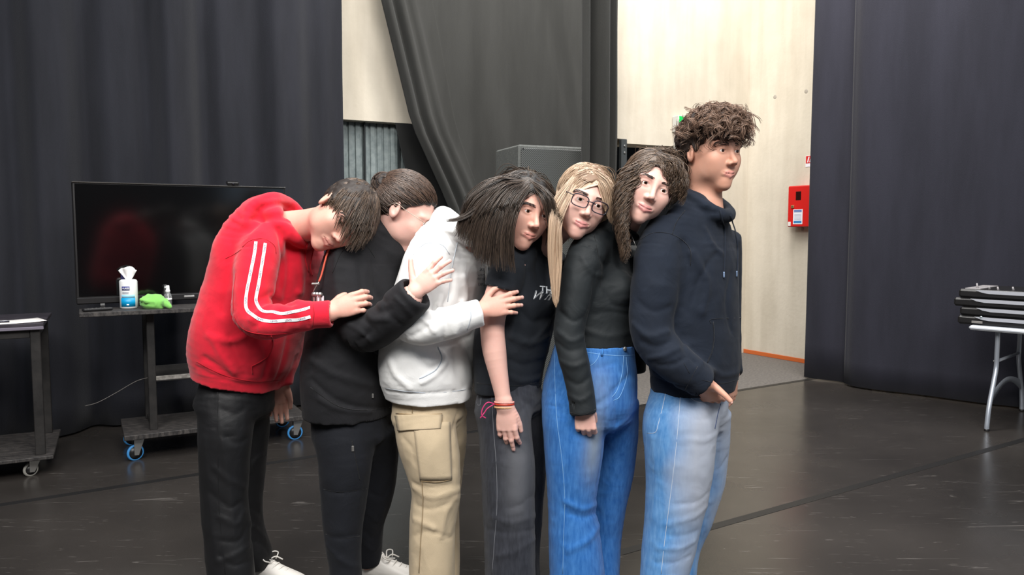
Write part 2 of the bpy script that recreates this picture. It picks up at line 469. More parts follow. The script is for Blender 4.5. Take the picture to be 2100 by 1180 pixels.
# right curtains: a rear one with its edge against the pale wall, a front one overlapping it
g0 = ground(1650, 776); g1 = ground(1760, 797); gdir = nrm(ground(2100, 842) - ground(1727, 792))
f4 = lambda s, z, fr: .02 * np.sin(s * 13 + .4)
c4 = curtain('stage_curtain', M_CURT3, V(g0[0], g0[1], 0), V(g1[0], g1[1], 0) + V(.12, -.02, 0), .015, 6.2, f4, 60, 20, seed=8)
tag(c4, 'blue-black curtain edge hanging next to the red cabinet', 'curtain')
h0 = ground(1727, 792); h1 = h0 + gdir * 5.2
f5 = lambda s, z, fr: .05 * np.exp(-((s) / .06) ** 2) * -1 + .035 * np.sin(s * 3.3 + .3) + .02 * np.sin(s * 7.1 + .1 * z) + .035 * np.sin(s * 1.3)
c5 = curtain('stage_curtain', M_CURT3, V(h0[0], h0[1], 0), V(h1[0], h1[1], 0), .02, 6.2, f5, 320, 30, seed=9)
tag(c5, 'wide blue-black stage curtain hanging behind the folding table', 'curtain')
# curtains on the sides of the studio that the photograph does not show
mb = MB(); mb.box((0, -4.2, 2), (14, .1, 6.4)); tag(mb.build('wall_front', plain('black_drape_wall', lin(30, 30, 32), .9)), kind='structure')
mb = MB(); mb.box((-6.4, 1, 2), (.1, 10.5, 6.4)); tag(mb.build('wall_left', plain('black_drape_wall', lin(30, 30, 32), .9)), kind='structure')

# ---------------------------------------------------------------- wall fittings
ex = at(1378, 254, 8.2)
M_EXB = plain('sign_housing', lin(196, 196, 190), .5)
ee = thing('exit_sign', 'green emergency exit sign on the pale wall above the dark opening', 'sign', wp(s_at(1400), -.05, 2.45))
sx = s_at(1374) + .165
mb = MB(); mb.box(wp(sx, -.06, 2.53), (.34, .1, .165), rotz(WA), .006); mb.build('housing', M_EXB, ee)
n = Nodes('exit_green'); setp(n.p, Base_Color=lin(0, 150, 70), Roughness=.4); n.p.inputs['Emission Color'].default_value = lin(0, 190, 80); n.p.inputs['Emission Strength'].default_value = .8
mb = MB(); mb.box(wp(sx, -.112, 2.53), (.32, .006, .148), rotz(WA), .002); mb.build('panel', n.m, ee)
n = Nodes('exit_white'); setp(n.p, Base_Color=(.9, .9, .9, 1)); n.p.inputs['Emission Color'].default_value = (1, 1, 1, 1); n.p.inputs['Emission Strength'].default_value = .9
mb = MB()
def expoly(poly):
    mb.prism(poly, .116, .119, wp(sx, 0, 2.53), WD, V(0, 0, 1), -WN)
expoly([(-.10, -.055), (-.075, -.055), (-.075, .05), (-.10, .05)])                      # door
expoly([(-.035, .012), (.0, .035), (.03, .0), (.022, -.006), (-.0, .015), (-.005, -.012), (.03, -.05), (.018, -.056), (-.025, -.022), (-.055, -.05), (-.063, -.04), (-.03, -.008)])   # runner
expoly([(.005, .04), (.02, .04), (.024, .055), (.012, .064), (0, .055)])                # head
expoly([(.06, -.01), (.1, -.01), (.1, -.03), (.135, .0), (.1, .03), (.1, .01), (.06, .01)])
mb.build('pictogram', n.m, ee)
mb = MB(); mb.box(wp(sx - .02, -.03, 2.33), (.26, .05, .22), rotz(WA), .006); tag(mb.build('battery_box', plain('pale_box', lin(186, 182, 174), .6)), 'pale grey box fixed under the green exit sign', 'box')

# red cabinet and small sign on the right wall, half behind the curtain edge
def rw(px, py, off=0.0):           # point on the right wall
    r = ray(px, py); O = CAMP; t = np.dot(Ccor - O, RO) / np.dot(r, RO); return O + r * t - RO * off
RA = math.atan2(RN[1], RN[0])
a_, b_ = rw(1637, 383), rw(1634, 466); zc = (a_[2] + b_[2]) / 2; hh = a_[2] - b_[2]
org = V(a_[0], a_[1], 0); wid = .30; dep = .16
cb = thing('fire_cabinet', 'red wall cabinet with a white notice beside the curtain edge', 'cabinet', org + RN * .15 - RO * .08 + V(0, 0, b_[2]))
M_RED = plain('red_enamel', lin(205, 36, 32), .35)
def cbx(u0, u1, z0, z1, d0, d1, nm, mat, par=None, bev=.004):
    mb = MB(); mb.box(org + RN * (u0 + u1) / 2 - RO * (d0 + d1) / 2 + V(0, 0, (z0 + z1) / 2), (u1 - u0, abs(d1 - d0), z1 - z0), rotz(RA), bev)
    return mb.build(nm, mat, par if par is not None else cb)
zb, zt = b_[2], a_[2]
cbx(0, wid, zb, zt, .0, dep - .012, 'body', M_RED)
dr = cbx(.004, wid - .004, zb + .006, zt - .006, dep - .012, dep, 'door', M_RED)
cbx(.10, .165, zt - .15, zt - .06, dep - .004, dep + .003, 'window', plain('dark_glass', lin(45, 20, 18), .15), dr, .002)
cbx(.05, .085, zb + hh * .46, zb + hh * .53, dep, dep + .014, 'latch', plain('brass', lin(190, 170, 120), .35, .8), dr)
nt = cbx(.075, .19, zb + .03, zb + hh * .43, dep, dep + .003, 'notice', plain('notice_white', lin(232, 232, 238), .6), dr, 0)
cbx(.085, .18, zb + .04, zb + hh * .15, dep + .003, dep + .0045, 'blue_block', plain('notice_blue', lin(50, 130, 190), .6), nt, 0)
cbx(.085, .18, zb + hh * .36, zb + hh * .415, dep + .003, dep + .0045, 'header', plain('notice_navy', lin(110, 130, 180), .6), nt, 0)
for k in range(5): cbx(.09, .175, zb + hh * (.18 + .03 * k), zb + hh * (.19 + .03 * k), dep + .003, dep + .0042, 'text_line', plain('notice_text', lin(170, 178, 195), .6), nt, 0)
cbx(.012, .045, zb + .012, zb + .055, dep, dep + .002, 'sticker', plain('sticker_white', lin(225, 220, 215), .6), dr, 0)
a2 = rw(1653, 320); b2 = rw(1652, 343); o2 = V(a2[0], a2[1], 0)
sg = thing('hose_sign', 'small red and white safety sign above the red cabinet', 'sign', o2 + RN * .08 + V(0, 0, b2[2]))
def sgx(u0, u1, z0, z1, d0, d1, nm, mat):
    mb = MB(); mb.box(o2 + RN * (u0 + u1) / 2 - RO * (d0 + d1) / 2 + V(0, 0, (z0 + z1) / 2), (u1 - u0, d1 - d0, z1 - z0), rotz(RA)); return mb.build(nm, mat, sg)
hs = a2[2] - b2[2]
sgx(0, .16, b2[2], a2[2], 0, .004, 'plate', plain('notice_white', lin(232, 232, 238), .6))
sgx(.004, .156, b2[2] + hs * .32, a2[2] - .003, .004, .006, 'red_field', M_RED)
mbs = MB()
for k in range(5): mbs.prism([(.02 + .028 * k, 0), (.034 + .028 * k, 0), (.05 + .028 * k, hs * .5), (.036 + .028 * k, hs * .5)], .006, .0075, o2 + V(0, 0, b2[2] + hs * .4), RN, V(0, 0, 1), -RO)
mbs.build('pictogram', plain('notice_white', lin(232, 232, 238), .6), sg)
# ---------------------------------------------------------------- television trolley
TA = math.radians(29); e1 = V(math.cos(TA), math.sin(TA), 0); e2 = V(-math.sin(TA), math.cos(TA), 0); RT = rotz(TA)
M_BLKWOOD = mottled('worn_black_board', lin(40, 38, 38), lin(84, 79, 76), 18, .6, .3, 90, 8, (1, 6, 1), lo=.42, hi=.75)
M_BLKSTEEL = mottled('black_steel', lin(30, 29, 29), lin(44, 42, 41), 12, .45, .05, 60)
M_ZINC = plain('zinc', lin(170, 168, 165), .35, .8)
M_BLKPLAST = plain('black_plastic', lin(24, 23, 24), .4)
B0 = V(-2.335, 4.575, 0)
def tp(u, d, z): return B0 + e1 * u + e2 * d + V(0, 0, z)
trol = thing('television_trolley', 'black wheeled stand with a worn base board under the television', 'trolley', tp(.5, .25, 0))
def bx(c, size, nm, mat, par, R=RT, bev=.003):
    mb = MB(); mb.box(c, size, R, bev); return mb.build(nm, mat, par)
bx(tp(.55, .25, .158), (1.1, .5, .03), 'base_board', M_BLKWOOD, trol)
bx(tp(.495, .11, .922), (1.41, .30, .026), 'shelf_board', M_BLKWOOD, trol)
for u in (.17, .93):
    bx(tp(u, .10, .541), (.045, .03, .736), 'upright', M_BLKSTEEL, trol)
    bx(tp(u - .01, .43, .541), (.03, .03, .736), 'upright', M_BLKSTEEL, trol)
    bx(tp(u, .265, .19), (.03, .33, .03), 'foot_bar', M_BLKSTEEL, trol)
tray = bx(tp(.55, .26, .478), (.76, .34, .012), 'tray', M_BLKSTEEL, trol)
bx(tp(.55, .095, .492), (.74, .008, .03), 'lip', mottled('worn_edge', lin(96, 92, 88), lin(150, 146, 140), 30, .5), tray)
bx(tp(.55, .43, .50), (.74, .008, .04), 'lip', M_BLKSTEEL, tray)
M_BLUE = plain('blue_tyre', lin(62, 140, 205), .5)
def caster(parent, c, yaw, r=.052, tyre=None, ztop=.143):
    R = rotz(yaw); ax = R @ V(0, 1, 0); fw = R @ V(1, 0, 0)
    cc = V(c[0], c[1], r)
    mb = MB(); mb.tube([V(c[0], c[1], ztop) + fw * .02, V(c[0], c[1], ztop - .012) + fw * .02], .028, 14); mb.box(V(c[0], c[1], ztop - .004) + fw * .02, (.08, .07, .006), R)
    for s_ in (-1, 1):
        p = [(-.012, -.012), (.014, -.016), (.05, ztop - r - .012), (-.012, ztop - r - .012)]
        mb.prism(p, .016 * s_ - .0015, .016 * s_ + .0015, cc, fw, V(0, 0, 1), ax)
    cs = mb.build('caster', M_ZINC, parent)
    a = np.arange(24) * 2 * math.pi / 24
    ring = np.array([cc + (r - .009) * (math.cos(t) * fw + math.sin(t) * V(0, 0, 1)) for t in a])
    mb = MB(); mb.tube(ring, .009, 8, closed=True); mb.build('tyre', tyre or M_BLUE, cs)
    mb = MB(); mb.lathe(cc - ax * .009, [(.006, -.004), (r - .012, -.001), (r - .012, .018), (.006, .022)], 18, frame_to(ax)); mb.build('wheel_disc', M_BLKPLAST, cs)
    return cs
caster(trol, tp(.06, .06, 0), TA + .35); caster(trol, tp(1.03, .06, 0), TA); caster(trol, tp(.06, .44, 0), TA); caster(trol, tp(1.03, .44, 0), TA)
mb = MB(); pts = catmull([tp(.16, .12, .50), tp(.08, .1, .485), tp(-.03, .08, .43), tp(-.13, .06, .385), tp(-.2, .06, .37)], 8)
mb.tube(pts, .0025, 6); tag(mb.build('loose_cable', plain('dark_cable', lin(70, 66, 63), .5)), 'thin dark cable end poking out from the trolley tray', 'cable')
mb = MB(); pts = catmull([tp(.50, .14, .186), tp(.56, .16, .19), tp(.61, .12, .205), tp(.66, .17, .19), tp(.72, .13, .19)], 8); mb.tube(pts, .009, 8)
tag(mb.build('coiled_cable', plain('grey_cable', lin(58, 56, 55), .4)), 'short grey cable lying on the trolley base board', 'cable')

# television
TVW, TVH = 1.275, .75
tv0 = at(146, 366, 4.6); tvO = V(tv0[0], tv0[1], 0) + e2 * .06; zt_, zb_ = 1.705, .962
TVA = math.radians(32); v1, v2 = V(math.cos(TVA), math.sin(TVA), 0), V(-math.sin(TVA), math.cos(TVA), 0); RTV = rotz(TVA)
def vp(u, d, z): return tvO + v1 * u + v2 * d + V(0, 0, z)
tv = thing('television', 'large switched-off flat television with glossy black screen', 'television', vp(TVW / 2, .06, .915))
bx(vp(TVW / 2, .035, (zt_ + zb_) / 2), (TVW, .05, zt_ - zb_), 'casing', M_BLKPLAST, tv, RTV, bev=.006)
sm = plain('black_screen_glass', lin(9, 9, 10), .11, spec=.9)
bx(vp(TVW / 2, .008, (zt_ + zb_) / 2 + .018), (TVW - .03, .006, zt_ - zb_ - .062), 'screen', sm, tv, RTV, bev=.001)
bx(vp(TVW / 2, .007, zb_ + .022), (TVW - .004, .008, .036), 'lower_bezel', M_BLKPLAST, tv, RTV)
bx(vp(TVW / 2, .006, zt_ - .003), (TVW, .014, .006), 'top_edge', plain('edge_chrome', lin(110, 106, 102), .25, .8), tv, RTV, bev=.001)
bx(vp(TVW * .50, .001, zb_ + .024), (.062, .004, .011), 'logo_plate', plain('logo_silver', lin(200, 198, 196), .3, .6), tv, RTV, bev=.001)
for u in (.14, TVW - .14):
    mb = MB(); mb.prism([(-.11, 0), (.11, 0), (.09, .010), (.02, .016), (.012, .03), (-.012, .03), (-.02, .016), (-.09, .010)], -.012, .012, vp(u, .02, .936), e2, V(0, 0, 1), e1)
    mb.build('foot', M_BLKPLAST, tv)
wc = thing('webcam', 'small black webcam perched on the television top edge', 'webcam', vp(.93, .03, zt_))
bx(vp(.93, .02, zt_ + .018), (.075, .05, .022), 'body', M_BLKPLAST, wc, RT @ np.array([[1, 0, 0], [0, .97, -.26], [0, .26, .97]]), .005)
bx(vp(.93, .03, zt_ + .004), (.05, .06, .008), 'clip', M_BLKPLAST, wc)
mb = MB(); mb.lathe(vp(.93, -.004, zt_ + .012), [(.009, 0), (.009, .006), (.006, .007)], 14, frame_to(-e2)); mb.build('lens', plain('lens_glass', lin(20, 20, 26), .05), wc)

# things on the trolley shelf (shelf top at z = .914)
ZS = .9355
cp = ground(265, 632, ZS); cp[2] = ZS
can = thing('wipes_canister', 'white cylindrical wipes tub with blue label, wipe sticking out', 'canister', cp)
M_WHT = plain('white_plastic', lin(236, 236, 236), .35)
R_ = .051; H_ = .176
mb = MB(); mb.lathe(cp, [(R_ - .004, 0), (R_, .004), (R_, H_ - .012), (R_ - .004, H_ - .004), (R_ - .012, H_)], 32); mb.build('tub', M_WHT, can)
def wrap(poly_px, nm, mat, dr=.0006, par=None, nx=18):
    """(angle,z) rectangle curved round the tub; angle 0 looks at the camera"""
    (a0, a1, z0, z1) = poly_px; base = math.atan2(-cp[1], -cp[0]); vs, fs = [], []
    for i in range(nx + 1):
        a = base + a0 + (a1 - a0) * i / nx
        for z in (z0, z1):
            for r in (R_ + dr, R_ - .001): vs.append(cp + V(r * math.cos(a), r * math.sin(a), z))
    for i in range(nx):
        k = 4 * i; fs += [[k, k + 4, k + 6, k + 2], [k + 2, k + 6, k + 7, k + 3], [k, k + 1, k + 5, k + 4]]
    mb = MB(); mb.add(vs, fs, True); return mb.build(nm, mat, par or can)
wrap((-.95, .75, .012, .066), 'blue_label', plain('label_blue', lin(0, 150, 205), .4))
wrap((-.85, .7, .066, .085), 'label_fade', plain('label_pale_blue', lin(150, 205, 230), .4))
lg = wrap((-.78, .12, .112, .136), 'logo_panel', plain('label_navy', lin(38, 44, 120), .4), .0009)
def wrap_text(txt, size, a0, z0, mat, par, shear=0, bold=0, nm='lettering'):
    v, f = text_mesh(txt, size, bold, shear); base = math.atan2(-cp[1], -cp[0])
    a = base + a0 + v[:, 0] / R_
    P = cp + np.stack([(R_ + .0016) * np.cos(a), (R_ + .0016) * np.sin(a), z0 + v[:, 1]], -1)
    mb = MB(); mb.add(P, f); return mb.build(nm, mat, par)
M_TXTW = plain('print_white', lin(240, 240, 240), .5); M_TXTG = plain('print_grey', lin(130, 140, 160), .5)
wrap_text('PURELL', .0145, -.72, .119, M_TXTW, lg, .25, .0004)
for k, (w0, zz) in enumerate(((.05, .100), (-.05, .0955), (.0, .091))): wrap((-.72, w0, zz, zz + .0018), 'text_line', M_TXTG, .0009)
wrap((-.25, .0, .02, .028), 'count_mark', M_TXTW, .0012)
bk = bx(cp + V(-.045, .055, H_ + .012), (.05, .004, .05), 'open_lid', plain('lid_navy', lin(50, 48, 90), .4), can, rotz(.2), .001)
# the wipe: a fan of soft tissue
vs, fs = [], []
for i in range(13):
    a = -1.0 + 2.0 * i / 12
    for j in range(7):
        t = j / 6; r = .009 + .052 * t
        x = math.sin(a) * r * 1.15 * (1 if t > .15 else .6); z = H_ - .012 + .090 * t * (.72 + .28 * math.cos(a * 1.5)) + .004 * math.sin(i * 1.1) * t * t
        y = .011 * math.sin(i * .95) * t + .003 * math.sin(j * .8)
        vs.append(cp + V(x + .004, y - .004, z))
for i in range(12):
    for j in range(6): k = i * 7 + j; fs.append([k, k + 7, k + 8, k + 1])
mb = MB(); mb.add(vs, fs, True); w_ = mb.build('wipe', plain('tissue', lin(240, 236, 234), .9), can); md = w_.modifiers.new('t', 'SOLIDIFY'); md.thickness = .0012
bx(ground(252, 628, ZS) * V(1, 1, 0) + V(-.015, .065, ZS + .09), (.06, .04, .18), 'dark_box', plain('dark_card', lin(34, 32, 34), .6), None, RT)
tag(bpy.data.objects['dark_box'], 'small dark upright box half hidden behind the wipes tub', 'box')
# dark and green cloths are made with the people's cloth tools further down
sp = ground(345, 627, ZS); sp[2] = ZS
bt = thing('spray_bottle', 'clear spray bottle with white pump cap next to the green cloth', 'bottle', sp)
n = Nodes('clear_plastic'); setp(n.p, Base_Color=(.92, .94, .94, 1), Roughness=.08, Transmission_Weight=.85, IOR=1.35); M_CLEAR = n.m
mb = MB(); mb.lathe(sp, [(.020, 0), (.023, .003), (.023, .062), (.020, .072), (.012, .08), (.012, .085)], 24); mb.build('bottle_body', M_CLEAR, bt)
mb = MB(); mb.lathe(sp, [(.0236, .035), (.0236, .047)], 24); mb.build('label_band', plain('print_white', lin(240, 240, 240), .5), bt)
mb = MB(); mb.lathe(sp, [(.014, .083), (.014, .098), (.011, .100), (.011, .122), (.009, .128)], 20); mb.box(sp + V(-.008, -.008, .118), (.012, .012, .008)); mb.build('pump_cap', M_WHT, bt)
mb = MB(); mb.tube(catmull([sp + V(0, 0, .084), sp + V(.002, 0, .045), sp + V(.01, 0, .008)], 5), .0022, 6); mb.build('dip_tube', M_WHT, bt)
sq = sp + V(-.030, .032, 0)
mb = MB(); mb.lathe(sq, [(.016, 0), (.018, .004), (.018, .085), (.013, .095), (.013, .128), (.009, .132)], 20); tag(mb.build('pump_bottle', M_BLKPLAST), 'slim black bottle standing behind the clear spray bottle', 'bottle')
rm = ground(200, 638, ZS); rm[2] = ZS
mb = MB(); mb.box(rm + V(.0, .0, .009), (.16, .045, .016), rotz(TA + .25), .005); r0 = mb.build('remote_control', M_BLKPLAST); tag(r0, 'black remote control lying on the left end of the shelf', 'remote')
for k in range(5):
    mb = MB(); mb.lathe(rm + rotz(TA + .25) @ V(-.05 + .022 * k, 0, .0165), [(.005, 0), (.005, .002)], 10); mb.build('button', plain('grey_button', lin(90, 88, 86), .6), r0)

# ---------------------------------------------------------------- left trolley with papers
LA = math.radians(27); g1_, g2_ = V(math.cos(LA), math.sin(LA), 0), V(-math.sin(LA), math.cos(LA), 0); RL = rotz(LA)
L0 = V(-2.655, 4.355, 0)
def lp(u, d, z): return L0 + g1_ * u + g2_ * d + V(0, 0, z)      # u negative = left
lt = thing('equipment_trolley', 'black wheeled table with an open steel frame and paper on top', 'trolley', lp(-.5, .3, 0))
bx(lp(-.5, .3, .879), (1.0, .62, .022), 'top_board', mottled('black_laminate', lin(52, 48, 54), lin(66, 62, 68), 10, .35), lt, RL)
bx(lp(-.5, -.005, .862), (1.0, .016, .018), 'edge_strip', plain('grey_violet_edge', lin(112, 106, 118), .4), lt, RL)
for u in (-.045, -.955):
    for d_ in (.035, .565): bx(lp(u, d_, .495), (.05, .04, .735), 'leg', M_BLKSTEEL, lt, RL)
for d_ in (.035, .565): bx(lp(-.5, d_, .835), (.86, .03, .06), 'rail', M_BLKSTEEL, lt, RL)
for u in (-.045, -.955): bx(lp(u, .3, .835), (.03, .49, .06), 'rail', M_BLKSTEEL, lt, RL)
bx(lp(-.5, .3, .118), (1.04, .66, .02), 'base_board', M_BLKWOOD, lt, RL)
M_GREYT = plain('grey_tyre', lin(150, 148, 142), .5)
for u, d_ in ((-.10, .05), (-.92, .05), (-.10, .55), (-.92, .55)): caster(lt, lp(u, d_, 0), LA + .5, .042, M_GREYT, .108)
def sheet(c, ang, w, h, z, nm, label, mat, curl=.0):
    vs, fs = [], []; R = rotz(ang)
    for i in range(7):
        for j in range(5):
            x, y = (i / 6 - .5) * w, (j / 4 - .5) * h
            vs.append(c + R @ V(x, y, 0) + V(0, 0, z + curl * (abs(i - 3) / 3) ** 3))
    for i in range(6):
        for j in range(4): k = i * 5 + j; fs.append([k, k + 5, k + 6, k + 1])
    mb = MB(); mb.add(vs, fs, True); o = mb.build(nm, mat); md = o.modifiers.new('t', 'SOLIDIFY'); md.thickness = .0012; return tag(o, label, 'paper')
M_PAPER = plain('white_paper', lin(238, 233, 228), .8)
sheet(lp(-.16, .12, 0), LA + .30, .297, .21, .8925, 'paper_sheet', 'loose white paper sheet jutting over the black trolley corner', M_PAPER, .003)
sheet(lp(-.36, .16, 0), LA - .12, .297, .21, .8906, 'paper_sheet', 'white paper sheet lying beneath the jutting sheet on the trolley', M_PAPER, .0)
mb = MB(); a_ = lp(-.29, .07, .8985); b_ = lp(-.17, .075, .8985); mb.tube([a_, a_ + (b_ - a_) * .1, b_], [.002, .0045, .0045], 8); pn = mb.build('pen', plain('dark_pen', lin(32, 32, 46), .35)); tag(pn, 'dark pen lying across the white paper', 'pen')
mb = MB(); mb.tube([a_ + (b_ - a_) * .6, a_ + (b_ - a_) * .95], [.0022, .0022], 6); pc = mb.build('clip', plain('pen_clip', lin(180, 180, 190), .3, .7), pn); pc.location = (0, 0, .004)

# ---------------------------------------------------------------- loudspeaker stack behind the row
SA = math.radians(22); s1, s2 = V(math.cos(SA), math.sin(SA), 0), V(-math.sin(SA), math.cos(SA), 0); RS = rotz(SA)
S0 = V(.046, 5.4, 0)
M_CAB = mottled('textured_grey_cabinet', lin(88, 90, 87), lin(104, 106, 103), 60, .7, .5, 300)
def grille():
    n = Nodes('perforated_grille'); tc = n.n('ShaderNodeTexCoord'); mp = n.n('ShaderNodeMapping'); mp.inputs['Rotation'].default_value = (0, 0, -SA)
    n.l(tc, 'Object', mp, 'Vector')
    sx_ = n.n('ShaderNodeSeparateXYZ'); n.l(mp, 'Vector', sx_, 'Vector')
    vals = []
    for o_, k in (('X', 420.0), ('Z', 420.0)):
        m = n.n('ShaderNodeMath', operation='MULTIPLY'); n.l(sx_, o_, m, 0); m.inputs[1].default_value = k
        s_ = n.n('ShaderNodeMath', operation='SINE'); n.l(m, 0, s_, 0); vals.append(s_)
    mu = n.n('ShaderNodeMath', operation='MULTIPLY'); n.l(vals[0], 0, mu, 0); n.l(vals[1], 0, mu, 1)
    cr = n.n('ShaderNodeValToRGB'); cr.color_ramp.elements[0].position = .0; cr.color_ramp.elements[1].position = .35
    cr.color_ramp.elements[0].color = lin(88, 90, 88); cr.color_ramp.elements[1].color = lin(26, 26, 26)
    n.l(mu, 0, cr, 'Fac'); n.l(cr, 'Color', n.p, 'Base Color'); setp(n.p, Roughness=.5); return n.m
M_GRIL = grille()
def speaker_box(z0, z1, w, label, nm):
    r = thing(nm, label, 'speaker', S0 + s1 * w / 2 + s2 * .22 + V(0, 0, z0))
    c = S0 + s1 * w / 2 + s2 * .225 + V(0, 0, (z0 + z1) / 2)
    bx(c, (w, .45, z1 - z0 - .002), 'cabinet', M_CAB, r, RS, .012)
    bx(c - s2 * .228, (w - .03, .012, z1 - z0 - .05), 'grille', M_GRIL, r, RS, .004)
    for z in (z0 + .03, z1 - .03):
        for u in (.03, w - .03):
            mb = MB(); mb.lathe(S0 + s1 * u - s2 * .008 + V(0, 0, z), [(.006, 0), (.006, .003), (.003, .004)], 10, frame_to(-s2)); mb.build('screw', M_BLKSTEEL, r)
    mb = MB(); mb.prism([(-.08, -.05), (.08, -.05), (.08, .05), (-.08, .05)], 0, .004, S0 + s2 * .25 + V(0, 0, z0 + (z1 - z0) * .6), s2, V(0, 0, 1), -s1); mb.build('handle_plate', M_BLKPLAST, r)
    return r
speaker_box(1.0, 2.005, .58, 'tall grey loudspeaker with perforated grille in front of charcoal curtain', 'loudspeaker')
speaker_box(0.005, .995, .58, 'grey bass speaker cabinet underneath the tall loudspeaker', 'bass_speaker')

# ---------------------------------------------------------------- folding table with stacked gear on the right
FA = math.radians(-47); a1, a2 = V(math.cos(FA), math.sin(FA), 0), V(-math.sin(FA), math.cos(FA), 0); RF = rotz(FA)
Fo = at(1986, 672, 5.50); Fo = V(Fo[0], Fo[1], 0)
def fp(u, d, z): return Fo + a1 * u + a2 * d + V(0, 0, z)
ft = thing('folding_table', 'white-topped folding table with curved silver legs', 'table', fp(.9, .38, 0))
bx(fp(.9, .38, .716), (1.8, .76, .032), 'table_top', plain('pale_table_plastic', lin(196, 200, 206), .45), ft, RF, .012)
M_LEG = plain('silver_tube', lin(176, 182, 192), .35, .55)
for u in (.16, 1.64):
    for d_, sg_ in ((.10, -1), (.66, 1)):
        k = 1 if u < 1 else -1
        p = catmull([fp(u, d_, .70), fp(u, d_, .55), fp(u, d_, .44), fp(u, d_ + sg_ * .04, .34), fp(u, d_ + sg_ * .12, .18), fp(u, d_ + sg_ * .15, .06), fp(u, d_ + sg_ * .155, .012)], 6)
        mb = MB(); mb.tube(p, .016, 12); lg_ = mb.build('leg', M_LEG, ft)
        mb = MB(); q = fp(u, d_ + sg_ * .155, 0); mb.lathe(q, [(.017, 0), (.017, .02)], 12); mb.build('rubber_foot', M_BLKPLAST, lg_)
        mb = MB(); mb.lathe(fp(u, d_, .48) - a1 * .016, [(.006, 0), (.006, .004)], 8, frame_to(-a1)); mb.build('rivet', M_ZINC, lg_)
    mb = MB(); mb.tube([fp(u, .10, .48), fp(u, .66, .48)], .011, 10); mb.build('cross_bar', M_LEG, ft)
    # lower brace: a flat arched plate
    vs, fs = [], []
    for i in range(13):
        t = i / 12; d_ = .01 + .74 * t; zc_ = .22 + .09 * math.sin(math.pi * t); h_ = .03 * (1.15 - .5 * math.sin(math.pi * t))
        for sx_ in (-.004, .004):
            for sz in (-1, 1): vs.append(fp(u + sx_, d_, zc_ + sz * h_))
    for i in range(12):
        k = 4 * i; fs += [[k, k + 4, k + 5, k + 1], [k + 2, k + 3, k + 7, k + 6], [k + 1, k + 5, k + 7, k + 3], [k, k + 2, k + 6, k + 4]]
    mb = MB(); mb.add(vs, fs, True); mb.build('brace', M_LEG, ft)
M_SILV = plain('silver_strip', lin(188, 190, 198), .4, .3)
names = ['bottom one on the folding table', 'second from the bottom of the stack', 'third from the bottom of the stack', 'topmost, studded with pegs']
z = .7325
for k in range(4):
    th_ = .064; u0 = -.09 - (.03 if k == 2 else 0) + (.012 if k == 1 else 0)
    c = thing('equipment_case', 'flat black case with silver edge strip, ' + names[k], 'case', fp(u0 + .6, .33, z), 'flat equipment cases stacked on the folding table')
    bx(fp(u0 + .6, .33, z + th_ / 2), (1.2, .56, th_ - .002), 'shell', M_BLKPLAST, c, RF, .014)
    O_ = fp(u0, .05, z)
    mb = MB(); mb.prism([(.11, .060), (1.18, .060), (1.18, .036), (.20, .036), (.15, .044)], 0, .006, O_, a1, V(0, 0, 1), -a2); mb.build('edge_strip', M_SILV, c)
    if k == 0:
        bx(fp(u0 + .13, .047, z + .022), (.07, .006, .016), 'label_plate', plain('plate_grey', lin(120, 116, 112), .5), c, RF, .001)
        mb = MB(); mb.lathe(fp(u0 + .155, .047, z + .058), [(.011, 0), (.011, .004), (.006, .007)], 12, frame_to(-a2)); mb.build('stud', plain('bright_stud', lin(215, 225, 228), .2, .8), c)
    if k == 3:
        rng = np.random.RandomState(4)
        for i in range(14):
            q = fp(u0 + .08 + .075 * i + rng.rand() * .01, .10 + .12 * rng.rand(), z + th_ - .002); h_ = .02 + .02 * rng.rand()
            mb = MB(); mb.tube([q, q + V(-.006, 0, h_)], [.009, .005], 8); mb.build('peg', plain('peg_grey', lin(160, 156, 158), .5), c)
        bx(fp(u0 + .08, .3, z + th_ + .0015), (.10, .42, .006), 'end_rail', plain('peg_grey', lin(160, 156, 158), .5), c, RF, .001)
    z += th_
sheet(fp(.58, .18, 0), FA + .06, .42, .297, z + .0435, 'paper_sheet', 'white paper lying on the topmost black case', M_PAPER)
